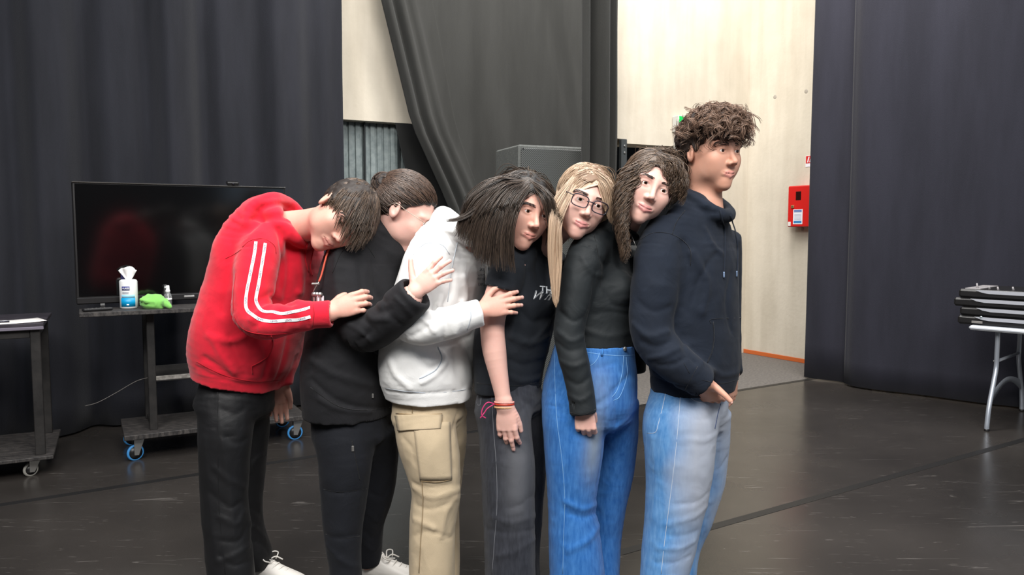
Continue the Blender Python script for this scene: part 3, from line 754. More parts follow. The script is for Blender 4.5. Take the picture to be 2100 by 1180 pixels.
# ---------------------------------------------------------------- soft-body modelling tools (distance fields -> meshes)
f32 = np.float32
def seg_dist(P, A, B, r0=None, dr=None):
    A = A.astype(f32); ab = B.astype(f32) - A; L2 = (ab * ab).sum(1) + f32(1e-12)
    pa = P @ ab.T - (A * ab).sum(1); t = np.clip(pa / L2, 0, 1)
    d2 = (P * P).sum(1)[:, None] - 2 * (P @ A.T) + (A * A).sum(1) - 2 * t * pa + t * t * L2
    d = np.sqrt(np.maximum(d2, 0))
    if r0 is not None: d = d - (r0.astype(f32) + t * dr.astype(f32))
    return d.min(1)
class Prim:
    """base: evaluates only near its box, far points get a large distance"""
    lo = hi = None
    def __call__(s, P):
        m = np.all((P > s.lo - .09) & (P < s.hi + .09), 1)
        d = np.full(len(P), .5, f32)
        if m.any(): d[m] = s.ev(P[m])
        return d
class Tube(Prim):
    """generalised limb: rows (x,y,z,a,b); b is the half width along `side`, a across it"""
    def __init__(s, rows, side, n=4, cap=1.0):
        r = catmull(np.array(rows, float), n); r[:, 3:] = np.maximum(r[:, 3:], .002)
        s.r = r; s.side = np.asarray(side, float); m = r[:, 3:].max()
        s.lo = r[:, :3].min(0) - m; s.hi = r[:, :3].max(0) + m; s.cap = cap
        A, B = r[:-1, :3], r[1:, :3]; ab = B - A; L = np.linalg.norm(ab, axis=1, keepdims=True) + 1e-9; T = ab / L
        bs = nrm(s.side - T * (T @ s.side)[:, None]); as_ = np.cross(T, bs)
        s.k = [x.astype(f32) for x in (A, ab, L[:, 0] ** 2, T, bs, as_, r[:-1, 3], np.diff(r[:, 3]), r[:-1, 4], np.diff(r[:, 4]))]
    def ev(s, P):
        A, ab, L2, T, bs, as_, a0, da, b0, db = s.k; M = len(A)
        st = max(1, int(400000 // M))
        if len(P) > st: return np.concatenate([s.ev(P[i:i + st]) for i in range(0, len(P), st)])
        t = np.clip((P @ ab.T - (A * ab).sum(1)) / L2, 0, 1)
        # components of P - A - t*ab in the segment frames
        u = P @ as_.T - (A * as_).sum(1); v = P @ bs.T - (A * bs).sum(1); w = P @ T.T - (A * T).sum(1) - t * np.sqrt(L2)
        a = a0 + t * da; b = b0 + t * db; c = np.minimum(a, b)
        if s.cap != 1: cc = c * f32(s.cap)
        else: cc = c
        x, y, z = u / a, v / b, w / cc
        k0 = np.sqrt(x * x + y * y + z * z) + f32(1e-6)
        x /= a; y /= b; z /= cc
        k1 = np.sqrt(x * x + y * y + z * z) + f32(1e-6)
        return np.where(k0 < .3, (k0 - 1) * c, k0 * (k0 - 1) / k1).min(1).astype(f32)
class Limb(Prim):
    """round limb: rows (x,y,z,r)"""
    def __init__(s, rows, n=1):
        r = np.array(rows, float)
        if n > 1: r = catmull(r, n)
        s.r = r; m = r[:, 3].max(); s.lo = r[:, :3].min(0) - m; s.hi = r[:, :3].max(0) + m
    def ev(s, P):
        r = s.r; st = max(1, int(600000 // len(r)))
        if len(P) > st: return np.concatenate([s.ev(P[i:i + st]) for i in range(0, len(P), st)])
        c = r[:, :3].mean(0); return (seg_dist(P - c.astype(f32), r[:-1, :3] - c, r[1:, :3] - c, r[:-1, 3], np.diff(r[:, 3]))).astype(f32)
class Ell(Prim):
    def __init__(s, c, r, R=None):
        s.c = np.asarray(c, f32); s.rr = np.asarray(r, f32); s.R = None if R is None else np.asarray(R, f32)
        m = max(r); s.lo = s.c - m; s.hi = s.c + m
    def ev(s, P):
        q = P - s.c
        if s.R is not None: q = q @ s.R
        k0 = np.sqrt(((q / s.rr) ** 2).sum(1)) + 1e-6; k1 = np.sqrt(((q / s.rr ** 2) ** 2).sum(1)) + 1e-6
        return np.where(k0 < .3, (k0 - 1) * s.rr.min(), k0 * (k0 - 1) / k1).astype(f32)
class Half:
    def __init__(s, p, n): s.p = np.asarray(p, f32); s.n = nrm(n).astype(f32)
    def __call__(s, P): return ((P - s.p) @ s.n).astype(f32)
def smin(a, b, k):
    if k <= 0: return np.minimum(a, b)
    h = np.maximum(k - np.abs(a - b), 0) / k; return np.minimum(a, b) - h * h * k * .25
_nt = np.random.RandomState(11).rand(32, 32, 32).astype(f32)
def vnoise(P):
    i = np.floor(P).astype(int); f = P - i; f = f * f * (3 - 2 * f); o = 0
    for a in (0, 1):
        for b in (0, 1):
            for c in (0, 1):
                w = (f[:, 0] if a else 1 - f[:, 0]) * (f[:, 1] if b else 1 - f[:, 1]) * (f[:, 2] if c else 1 - f[:, 2])
                o = o + w * _nt[(i[:, 0] + a) % 32, (i[:, 1] + b) % 32, (i[:, 2] + c) % 32]
    return o
FK = [1.0]                             # how deep the next folds are
class Field:
    """a shape: ordered operations; folds are ridges (+) or creases (-) running along lines on the surface"""
    def __init__(s): s.ops = []; s.folds = []; s.noise = []
    def u(s, p, k=.03): s.ops.append(('u', p, k)); return s
    def s(s, p, k=.006): s.ops.append(('s', p, k)); return s
    def cut(s, p, n): s.ops.append(('c', Half(p, n), 0)); return s
    def base(s, P):
        P = np.asarray(P, f32); d = np.full(len(P), .5, f32)
        for o, p, k in s.ops:
            e = p(P)
            if o == 'u': d = smin(d, e, k)
            elif o == 's': d = -smin(-d, e, k)
            else: d = np.maximum(d, e)
        return d
    def __call__(s, P):
        P = np.asarray(P, f32); d = s.base(P)
        if s.noise or s.folds:
            near = np.abs(d) < .08
            if near.any():
                Q = P[near]; e = np.zeros(len(Q), f32)
                for sc, am, off in s.noise:
                    n = vnoise(Q * np.asarray(sc, f32) + off); e += am * (1 - np.abs(2 * n - 1) * 2)
                for L, w, am in s.folds:
                    k = np.all((Q > L.min(0) - 2.5 * w) & (Q < L.max(0) + 2.5 * w), 1)
                    if not k.any(): continue
                    c0 = L.mean(0); D = seg_dist(Q[k] - c0.astype(f32), L[:-1] - c0, L[1:] - c0) ** 2
                    e[k] += (1.55 * am * np.exp(-np.sqrt(D) / (w * .7)) if am < 0 else 1.4 * am * np.exp(-D / (w * w * .75)))
                d = d.copy(); d[near] -= e
        return d
    def surf(s, px, py, full=True):
        """points where the lines of sight through these pixels meet the shape"""
        px = np.atleast_1d(np.asarray(px, float)); py = np.atleast_1d(np.asarray(py, float))
        r = nrm(ray(px, py)); t = np.full(len(px), 2.2)
        for i in range(44):
            f = s if (full and i > 34) else s.base
            d = f(CAMP + r * t[:, None]).astype(float); t = t + np.clip(d * .8, -.03, .10)
        Pt = CAMP + r * t[:, None]; bad = np.abs(s.base(Pt)) > .03
        if bad.any() and not bad.all():
            y = Pt[~bad, 1].mean(); Pt[bad] = CAMP + r[bad] * (y / r[bad][:, 1:2])
        s.bad = bad
        return Pt
    def normal(s, P):
        e = .004; g = np.stack([s.base(P + np.eye(3)[i] * e) - s.base(P - np.eye(3)[i] * e) for i in range(3)], -1); return nrm(g)
    def fold(s, pts, w=.012, am=.006, n=3):
        pts = catmull(np.array(pts, float), n); P = s.surf(pts[:, 0], pts[:, 1], False)
        ok = np.abs(s.base(P)) < .02
        if ok.sum() >= 2: s.folds.append((P[ok], w, am * FK[0]))
        return s

def sdf_mesh(f, lo, hi, h, c=4):
    lo = np.asarray(lo, float); hi = np.asarray(hi, float); n = np.ceil((hi - lo) / (h * c)).astype(int) + 1; H = h * c
    gx = [lo[a] + H * np.arange(n[a] + 1) for a in range(3)]
    G = np.stack(np.meshgrid(*gx, indexing='ij'), -1).reshape(-1, 3).astype(f32)
    D = np.concatenate([f(G[i:i + 200000]) for i in range(0, len(G), 200000)]).reshape(n + 1)
    act = np.zeros(n, bool); near = np.abs(D) < 1.45 * H
    mn = np.full(n, 9.); mx = np.full(n, -9.)
    for a in (0, 1):
        for b in (0, 1):
            for e in (0, 1):
                sl = np.s_[a:n[0] + a, b:n[1] + b, e:n[2] + e]; act |= near[sl]; mn = np.minimum(mn, D[sl]); mx = np.maximum(mx, D[sl])
    act |= (mn < 0) & (mx > 0)
    rep = lambda A: np.repeat(np.repeat(np.repeat(A, c, 0), c, 1), c, 2)
    F = n * c + 1
    Vv = np.pad(rep(D[:-1, :-1, :-1]), ((0, 1),) * 3, mode='edge').astype(f32)
    m = np.pad(rep(act), ((0, 1),) * 3, mode='edge')
    for ax in range(3): m |= np.roll(m, 1, ax)
    idx = np.argwhere(m); P = (lo + idx * h).astype(f32)
    vals = np.concatenate([f(P[i:i + 250000]) for i in range(0, len(P), 250000)])
    Vv[m] = vals
    S = Vv < 0
    A = S[:-1, :-1, :-1]; anyS = np.zeros(A.shape, bool); allS = np.ones(A.shape, bool); F = np.array(Vv.shape)
    cs = [(a, b, e) for a in (0, 1) for b in (0, 1) for e in (0, 1)]
    for a, b, e in cs:
        q = S[a:F[0] - 1 + a, b:F[1] - 1 + b, e:F[2] - 1 + e]; anyS |= q; allS &= q
    mix = anyS & ~allS; cells = np.argwhere(mix); ci = np.full(mix.shape, -1, np.int32); ci[mix] = np.arange(len(cells))
    cv = np.stack([Vv[cells[:, 0] + a, cells[:, 1] + b, cells[:, 2] + e] for a, b, e in cs], 1)
    ca = np.array(cs, float); acc = np.zeros((len(cells), 3)); cnt = np.zeros(len(cells))
    for i in range(8):
        for j in range(i + 1, 8):
            if abs(ca[i] - ca[j]).sum() == 1:
                x, y = cv[:, i], cv[:, j]; k = (x < 0) != (y < 0); t = np.where(k, x / (x - y + 1e-12), 0)
                acc += k[:, None] * (ca[i] + t[:, None] * (ca[j] - ca[i])); cnt += k
    verts = lo + h * (cells + acc / np.maximum(cnt, 1)[:, None])
    quads = []
    for ax in range(3):
        o1, o2 = [(1, 2), (2, 0), (0, 1)][ax]
        sl0 = [slice(None)] * 3; sl1 = [slice(None)] * 3; sl0[ax] = slice(0, -1); sl1[ax] = slice(1, None)
        x = S[tuple(sl0)] != S[tuple(sl1)]; e = np.argwhere(x)
        e = e[(e[:, o1] > 0) & (e[:, o2] > 0) & (e[:, o1] < F[o1] - 1) & (e[:, o2] < F[o2] - 1)]
        if not len(e): continue
        u = np.zeros(3, int); u[o1] = 1; w = np.zeros(3, int); w[o2] = 1
        g = lambda k: ci[k[:, 0], k[:, 1], k[:, 2]]
        q = np.stack([g(e - u - w), g(e - w), g(e), g(e - u)], 1)
        ins = S[e[:, 0], e[:, 1], e[:, 2]]; q[~ins] = q[~ins][:, ::-1]; quads.append(q)
    q = np.concatenate(quads); q = q[(q >= 0).all(1)]
    return verts, q
def bounds(*prims, pad=.03):
    return np.min([p.lo for p in prims], 0) - pad, np.max([p.hi for p in prims], 0) + pad
def field_bounds(F, pad=.02):
    ps = [p for o, p, k in F.ops if o == 'u']; return bounds(*ps, pad=pad)
def build_field(F, name, mat, parent, h, attr=None, pad=.02):
    lo, hi = field_bounds(F, pad); v, q = sdf_mesh(F, lo, hi, h)
    me = raw_mesh(name, v, q.ravel(), np.full(len(q), 4))
    if attr:
        a = me.attributes.new(attr[0], 'FLOAT', 'POINT'); a.data.foreach_set('value', attr[1](v).astype(f32))
    return link(name, me, mat, parent)

# ---------------------------------------------------------------- surface details laid on cloth
def seam(F, pts, r, name, mat, parent, n=5, lift=.0, k=5):
    pts = catmull(np.array(pts, float), n); P = F.surf(pts[:, 0], pts[:, 1])
    P = P[~F.bad]
    if len(P) < 2: return None
    N_ = F.normal(P); mb = MB(); mb.tube(P + N_ * lift, r, k); return mb.build(name, mat, parent)
def ribbon(F, pts, w, name, mat, parent, n=6, lift=.0015):
    """flat tape following the cloth; returns object and the centre line for lettering"""
    pts = catmull(np.array(pts, float), n); P = F.surf(pts[:, 0], pts[:, 1]); N_ = F.normal(P)
    for _ in range(2): P[1:-1] = (P[:-2] + 2 * P[1:-1] + P[2:]) / 4
    T = nrm(np.gradient(P, axis=0)); B = nrm(np.cross(N_, T)); vs, fs = [], []
    for i in range(len(P)):
        for a, l in ((-1, lift), (1, lift), (1, -.003), (-1, -.003)): vs.append(P[i] + B[i] * a * w / 2 + N_[i] * l)
    for i in range(len(P) - 1):
        k = 4 * i
        for j in range(4): fs.append([k + j, k + (j + 1) % 4, k + 4 + (j + 1) % 4, k + 4 + j])
    fs += [[3, 2, 1, 0], [k + 4, k + 5, k + 6, k + 7]]
    mb = MB(); mb.add(vs, fs); o = mb.build(name, mat, parent); return o, (P, T, B, N_)
def ribbon_text(line, txt, size, mat, parent, pitch, s0=.01, lift=.0021, flip=False):
    P, T, B, N_ = line; s = np.concatenate([[0], np.cumsum(np.linalg.norm(np.diff(P, axis=0), axis=1))])
    v, f = text_mesh(txt, size); L = v[:, 0].max(); mb = MB(); x0 = s0
    v = v - V(0, size * .35, 0)
    while x0 + L < s[-1] - .005:
        x = x0 + (L - v[:, 0] if flip else v[:, 0]); y = -v[:, 1] if flip else v[:, 1]
        g = lambda A: np.stack([np.interp(x, s, A[:, i]) for i in range(3)], -1)
        mb.add(g(P) + g(B) * y[:, None] + g(N_) * lift, f); x0 += pitch
    return tag(mb.build('lettering', mat, parent), kind='stuff')
def surface_text(F, txt, px, py, hpx, name, mat, parent, ang=0, bold=0.0, shear=0.0, sx=1.0, lift=.0012):
    v, f = text_mesh(txt, 1.0, bold, shear); c, s_ = math.cos(math.radians(ang)), math.sin(math.radians(ang))
    k = hpx / .72; X = px + k * (v[:, 0] * sx * c - v[:, 1] * s_); Y = py - k * (v[:, 0] * sx * s_ + v[:, 1] * c)
    P = F.surf(X, Y); P = P + F.normal(P) * lift
    mb = MB(); mb.add(P, f); return mb.build(name, mat, parent)
def patch(F, poly, name, mat, parent, lift=.003, n=14):
    """a sewn-on piece of cloth (pocket, flap) following the surface: quad given by 4 pixel corners"""
    a, b, c, d = [np.array(q, float) for q in poly]; vs, fs = [], []
    g = [[(a * (1 - s) + b * s) * (1 - t) + (d * (1 - s) + c * s) * t for s in np.linspace(0, 1, n)] for t in np.linspace(0, 1, n)]
    g = np.array(g).reshape(-1, 2); P = F.surf(g[:, 0], g[:, 1]); N_ = F.normal(P); top = P + N_ * lift; bot = P - N_ * .004
    q = [[j * n + i, j * n + i + 1, (j + 1) * n + i + 1, (j + 1) * n + i] for j in range(n - 1) for i in range(n - 1)]
    K = n * n; edge = [i for i in range(n)] + [j * n + n - 1 for j in range(1, n)] + [(n - 1) * n + i for i in range(n - 2, -1, -1)] + [j * n for j in range(n - 2, 0, -1)]
    fs = q + [[edge[i], edge[(i + 1) % len(edge)], K + edge[(i + 1) % len(edge)], K + edge[i]][::-1] for i in range(len(edge))]
    mb = MB(); mb.add(np.concatenate([top, bot]), fs, True); return mb.build(name, mat, parent)

# ---------------------------------------------------------------- hair strands
def strand_mesh(S, r0, name, mat, parent, seed=0, rt=.35):
    """S: (n strands, m points, 3) -> three-sided tapered strands in one mesh"""
    n, m, _ = S.shape; T = np.gradient(S, axis=1); T = nrm(T)
    ref = np.where(np.abs(T[..., 2:3]) < .9, V(0, 0, 1), V(1, 0, 0)); A = nrm(np.cross(T, ref)); B = np.cross(T, A)
    rr = (r0 * (1 - (1 - rt) * np.linspace(0, 1, m) ** 2))[None, :, None]
    if np.ndim(r0): pass
    ang = [0, 2.094, 4.189]; Vt = np.stack([S + rr * (math.cos(a) * A + math.sin(a) * B) for a in ang], 2)
    v = Vt.reshape(-1, 3); b = (np.arange(n)[:, None] * m + np.arange(m - 1)[None]) * 3
    q = np.concatenate([np.stack([b + j, b + (j + 1) % 3, b + 3 + (j + 1) % 3, b + 3 + j], -1).reshape(-1, 4) for j in range(3)])
    me = raw_mesh(name, v, q.ravel(), np.full(len(q), 4))
    rng = np.random.RandomState(seed); a = me.attributes.new('tone', 'FLOAT', 'POINT')
    a.data.foreach_set('value', np.repeat(rng.rand(n), m * 3).astype(f32))
    return link(name, me, mat, parent)
def hair_mat(name, c1, c2, rough=.38, spec=.4):
    n = Nodes(name); a = n.n('ShaderNodeAttribute', attribute_name='tone'); mx = n.n('ShaderNodeMix', data_type='RGBA')
    n.l(a, 'Fac', mx, 0); mx.inputs[6].default_value = c1; mx.inputs[7].default_value = c2; n.l(mx, 2, n.p, 'Base Color')
    setp(n.p, Roughness=rough, Specular_IOR_Level=spec); return n.m
def guided(guides, N, m, rng, jit=.006, spread=.5, wave=0, wn=3, lenj=.12, push=None, clump=18, snap=None, snapd=.006):
    """strands interpolated between neighbouring guide lines (lists of world points)"""
    G = []
    for g in guides:
        g = catmull(np.asarray(g, float), 6); s = np.concatenate([[0], np.cumsum(np.linalg.norm(np.diff(g, axis=0), axis=1))]); s /= s[-1]
        G.append(np.stack([np.interp(np.linspace(0, 1, m), s, g[:, i]) for i in range(3)], -1))
    G = np.array(G); k = len(G) - 1
    w = rng.rand(N) * k; i = np.minimum(w.astype(int), max(k - 1, 0)); f = (w - i)[:, None, None]
    S = G[i] * (1 - f) + G[np.minimum(i + 1, k)] * f
    L = 1 - lenj * rng.rand(N); t = np.linspace(0, 1, m)
    for a in range(N):
        x = t * L[a]; S[a] = np.stack([np.interp(x, t, S[a, :, c]) for c in range(3)], -1)
    cl = rng.randint(0, clump, N); off = rng.normal(size=(N, 3)) * jit; coff = rng.normal(size=(clump, 3)) * jit
    ph = rng.rand(clump) * 6.28
    gr = (.35 + .65 * np.sin(np.pi * np.clip(t * 1.15, 0, 1)) ** .5)[None, :, None]
    S = S + (off * .8)[:, None] * gr + coff[cl][:, None] * gr * .7
    if wave:
        phs = ph[cl] + rng.normal(size=N) * .5; a = 2 * math.pi * wn * t[None] + phs[:, None]
        T = nrm(np.gradient(S, axis=1)); A = nrm(np.cross(T, V(0, 1, .2))); B = np.cross(T, A)
        S = S + wave * (np.clip(t * 3, 0, 1))[None, :, None] * (np.cos(a)[..., None] * A + np.sin(a)[..., None] * B)
    if snap is not None:                       # lay the first part of each strand against the scalp
        k = max(3, int(m * .42)); Q = S[:, :k].reshape(-1, 3); w = np.tile(np.clip(1.25 - np.arange(k) / (k * .8), 0, 1), len(S))
        for _ in range(2):
            d = snap(Q).astype(float); e = .004; g = nrm(np.stack([snap(Q + np.eye(3)[i] * e).astype(float) - snap(Q - np.eye(3)[i] * e) for i in range(3)], -1))
            tgt = snapd * (.35 + .9 * np.repeat(rng.rand(len(S)), k)); Q = Q - g * (np.clip(d - tgt, 0, .06) * w)[:, None]
        S[:, :k] = Q.reshape(len(S), k, 3)
    if push is not None: S = push(S)
    for _ in range(2 if not wave else 0): S[:, 1:-1] = (S[:, :-2] + 2 * S[:, 1:-1] + S[:, 2:]) / 4
    return S
def pusher(fields, margin=.002, it=2):
    def p(S):
        sh = S.shape; Q = S.reshape(-1, 3).copy()
        for f in fields:
            for _ in range(it):
                d = f(Q).astype(float); k = d < margin
                if not k.any(): break
                e = .004; q = Q[k]; g = nrm(np.stack([f(q + np.eye(3)[i] * e).astype(float) - f(q - np.eye(3)[i] * e) for i in range(3)], -1)); Q[k] = q + g * np.clip(margin - d[k], 0, .05)[:, None]
        return Q.reshape(sh)
    return p

# ---------------------------------------------------------------- heads and hands
class Head:
    """local axes: x sideways, y where the face looks, z up; unit head is .236 m from chin to crown"""
    def __init__(s, c, up, face, sc=1.0, fem=False, ears=True):
        s.c = np.asarray(c, float); z = nrm(up); y = np.asarray(face, float); y = nrm(y - z * (y @ z)); x = np.cross(y, z)
        s.R = np.stack([x, y, z], 1); s.sc = sc; s.fem = fem; s.ears = ears
        s.lo = s.c - .17 * sc; s.hi = s.c + .17 * sc
        L = []; fe = .92 if fem else 1.0
        a = lambda p, r, k: L.append(('u', Ell(p, r), k)); b = lambda p, r, k: L.append(('s', Ell(p, r), k))
        a((0, -.014, .030), (.0745, .097, .086), .02)
        a((0, .030, -.022), (.060 * (1 if not fem else .97), .062, .080), .03)
        a((0, .028, -.060), (.048 * fe, .055, .049), .03)
        a((0, .069, -.102), (.021 * fe, .019, .0175), .030)
        for sg in (-1, 1):
            a((.045 * sg * fe, .010, -.060), (.011, .028, .020), .03)
            a((.040 * sg, .066, -.022), (.021, .019, .019), .03)
            a((.036 * sg * fe, .050, -.050), (.017, .024, .024), .03)
            a((.031 * sg, .079, .021), (.024, .012, .007), .022)
            b((.031 * sg, .105, .0035), (.019, .0165, .0125), .014)
            a((.031 * sg, .078, .0035), (.0155, .0145, .0132), .006)
            b((.031 * sg, .0925, .0028), (.0140, .010, .0044), .003)
        L.append(('u', Limb([(0, .088, .018, .0065), (0, .100, -.012, .0075), (0, .1105, -.030, .0095)]), .012))
        for sg in (-1, 1): a((.0115 * sg, .0985, -.0355), (.0075, .0105, .0072), .007)
        for sg in (-1, 1): b((.0058 * sg, .1065, -.0425), (.0032, .0055, .003), .003)
        L.append(('u', Limb([(-.023, .0835, -.0632, .0035), (-.010, .0925, -.0630, .0050), (0, .0943, -.0638, .0048), (.010, .0925, -.0630, .0050), (.023, .0835, -.0632, .0035)]), .009))
        L.append(('u', Limb([(-.020, .084, -.0680, .0038), (0, .0922, -.0745, .0062), (.020, .084, -.0680, .0038)]), .009))
        L.append(('s', Limb([(-.023, .0880, -.0642, .0012), (0, .1000, -.0694, .0013), (.023, .0880, -.0642, .0012)]), .003))
        a((0, .079, -.0865), (.016, .008, .006), .012)
        if ears:
            for sg in (-1, 1):
                Re = rotz(-.35 * sg) @ np.array([[1, 0, 0], [0, math.cos(.18), -math.sin(.18)], [0, math.sin(.18), math.cos(.18)]])
                L.append(('u', Ell((.0765 * sg, -.006, -.004), (.0085, .0185, .0295), Re), .010))
                L.append(('s', Ell((.0865 * sg, -.001, .001), (.0060, .0115, .0200), Re), .004))
                L.append(('u', Ell((.080 * sg, .004, -.006), (.004, .004, .010), Re), .004))
        s.L = L
    def loc(s, P): return ((np.asarray(P, float) - s.c) @ s.R / s.sc)
    def w(s, p): return s.c + (np.asarray(p, float) * s.sc) @ s.R.T
    def __call__(s, P):
        q = s.loc(P).astype(f32); d = np.full(len(q), .5, f32)
        for o, p, k in s.L:
            e = p(q); d = smin(d, e, k) if o == 'u' else -smin(-d, e, k)
        return d * f32(s.sc)
def skull(h, off, gap=None):
    """scalp shell for hair: skull enlarged by off, only above the hairline"""
    E = Ell((0, -.014, .030), (.0745 + off, .097 + off, .086 + off))
    def f(P):
        q = h.loc(P).astype(f32); d = E(q); g = np.interp(q[:, 1], [-.12, -.05, -.02, .0, .03, .06, .085], [-.075, -.066, -.045, -.01, .028, .058, .070]).astype(f32)
        return np.maximum(d, (g - q[:, 2]) * .75) * f32(h.sc)
    f.lo = h.c - .16 * h.sc; f.hi = h.c + .16 * h.sc
    return f
def scalp_shell(h, off):
    E = Ell((0, -.014, .030), (.0745 + off, .097 + off, .086 + off)); return lambda P: E(h.loc(P).astype(f32)) * f32(h.sc)
def hairline_ok(q): return q[:, 2] > np.interp(q[:, 1], [-.12, -.05, -.02, .0, .03, .06, .085], [-.075, -.066, -.045, -.01, .028, .058, .070])
def scalp_roots(h, N, rng, off=.001):
    d = nrm(rng.normal(size=(N * 4, 3))); q = V(0, -.014, .030) + d * V(.0745 + off, .097 + off, .086 + off); q = q[hairline_ok(q)][:N]; return q
def hand_parts(w, d, back, right=True, sc=1.0, curl=((12, 18, 12),) * 4, spread=(7, 2, -3, -9), thumb=(35, 10), thumb_bend=(10, 15), arm=None):
    """list of limbs for one hand; d: towards the fingers, back: out of the back of the hand"""
    w = np.asarray(w, float); d = nrm(d); b = np.asarray(back, float); b = nrm(b - d * (b @ d)); s_ = np.cross(b, d) * (1 if right else -1)
    L = []; k = sc
    P = lambda x, y, z: w + (d * x + s_ * y + b * z) * k
    rows = [(*P(-.02, 0, 0), .020 * k, .027 * k), (*P(.015, 0, .001), .0175 * k, .029 * k), (*P(.05, 0, .002), .0155 * k, .0375 * k), (*P(.088, .0, .001), .0125 * k, .0385 * k)]
    L.append((Tube(rows, s_, 3, .5), .012))
    tips = []
    root = [(.090, .029), (.094, .0098), (.091, -.0098), (.083, -.0285)]; ln = [.070, .078, .072, .056]; rad = [.0088, .009, .0085, .0076]
    for i in range(4):
        a = math.radians(spread[i]); dd = d * math.cos(a) + s_ * math.sin(a); p = P(root[i][0] - .012, root[i][1], 0); c = 0; rows = [(*p, rad[i] * 1.1 * k)]
        p = P(root[i][0], root[i][1], .002); rows.append((*p, rad[i] * 1.12 * k))
        for j, fr in enumerate((.46, .30, .24)):
            c += math.radians(curl[i][j]); v = dd * math.cos(c) - b * math.sin(c); p = p + v * ln[i] * fr * k
            rows.append((*p, rad[i] * (1.0, .92, .78)[j] * k))
            if j < 2: pass
        nb = b * math.cos(c) + dd * math.sin(c); tips.append((p - v * .004 * k, v, nb, rad[i] * k))
        L.append((Limb(rows), .006))
        L.append((Ell(np.array(rows[2][:3]) + b * .0012, (rad[i] * .99 * k,) * 3), .005))
    a, up = math.radians(thumb[0]), math.radians(thumb[1])
    dd = nrm(d * math.cos(a) + s_ * math.sin(a) - b * math.sin(up)); p0 = P(.012, .020, -.006); p1 = p0 + dd * .038 * k
    a2_ = a - math.radians(thumb_bend[0]); d2 = nrm(d * math.cos(a2_) + s_ * math.sin(a2_) - b * math.sin(up)); p2 = p1 + d2 * .032 * k
    a3_ = a2_ - math.radians(thumb_bend[1]); d3 = nrm(d * math.cos(a3_) + s_ * math.sin(a3_) - b * math.sin(up)); p3 = p2 + d3 * .025 * k
    L.append((Limb([(*p0, .015 * k), (*p1, .0125 * k), (*p2, .0105 * k), (*p3, .0088 * k)]), .014))
    tips.append((p3 - d3 * .004 * k, d3, nrm(s_ * .5 + b), .0092 * k))
    return L, tips
def nail_mesh(tips):
    v, f = [], []
    for p, t, nb, r in tips:
        sd = np.cross(t, nb); b0 = len(v)
        for i in range(5):
            for j in range(5):
                x, y = (i / 4 - .5) * 2, (j / 4 - .5) * 2
                hgt = math.sqrt(max(0, 1 - (x * .75) ** 2)) * r * 1.04 - (.0012 if abs(x) == 1 or abs(y) == 1 else 0)
                v.append(p + sd * x * r * .74 + t * (y * r * .8) + nb * hgt)
        for i in range(4):
            for j in range(4): k = b0 + i * 5 + j; f.append([k, k + 5, k + 6, k + 1])
    return v, f
# ---------------------------------------------------------------- people: shared builder
YC = 2.87
def pw(px, Y): return px * Y / FPX
def flo(px, Y, z): return V((px - 1050) / FPX * (Y * _c + (CH - z) * _s), Y, z)
M_SKINS = {}
def skin_mat(name, col, red):
    n = Nodes(name); tc = n.n('ShaderNodeTexCoord')
    a = n.n('ShaderNodeTexNoise', i_Scale=14.0, i_Detail=4.0); n.l(tc, 'Object', a, 'Vector')
    mx = n.n('ShaderNodeMix', data_type='RGBA'); n.l(a, 'Fac', mx, 0); mx.inputs[6].default_value = col; mx.inputs[7].default_value = red; n.l(mx, 2, n.p, 'Base Color')
    setp(n.p, Roughness=.5, Specular_IOR_Level=.4, Subsurface_Weight=.12, Subsurface_Scale=.02); n.p.inputs['Subsurface Radius'].default_value = (1, .35, .2)
    b = n.n('ShaderNodeTexNoise', i_Scale=220.0, i_Detail=3.0); n.l(tc, 'Object', b, 'Vector')
    bn = n.n('ShaderNodeBump', i_Strength=.06, i_Distance=.004); n.l(b, 'Fac', bn, 'Height'); n.l(bn, 'Normal', n.p, 'Normal'); return n.m
M_NAIL = plain('fingernail', lin(226, 178, 168), .3)
M_EYEW = plain('eye_white', lin(226, 220, 216), .2); M_IRIS = plain('iris_brown', lin(70, 44, 30), .15); M_PUP = plain('pupil', lin(10, 8, 8), .1)

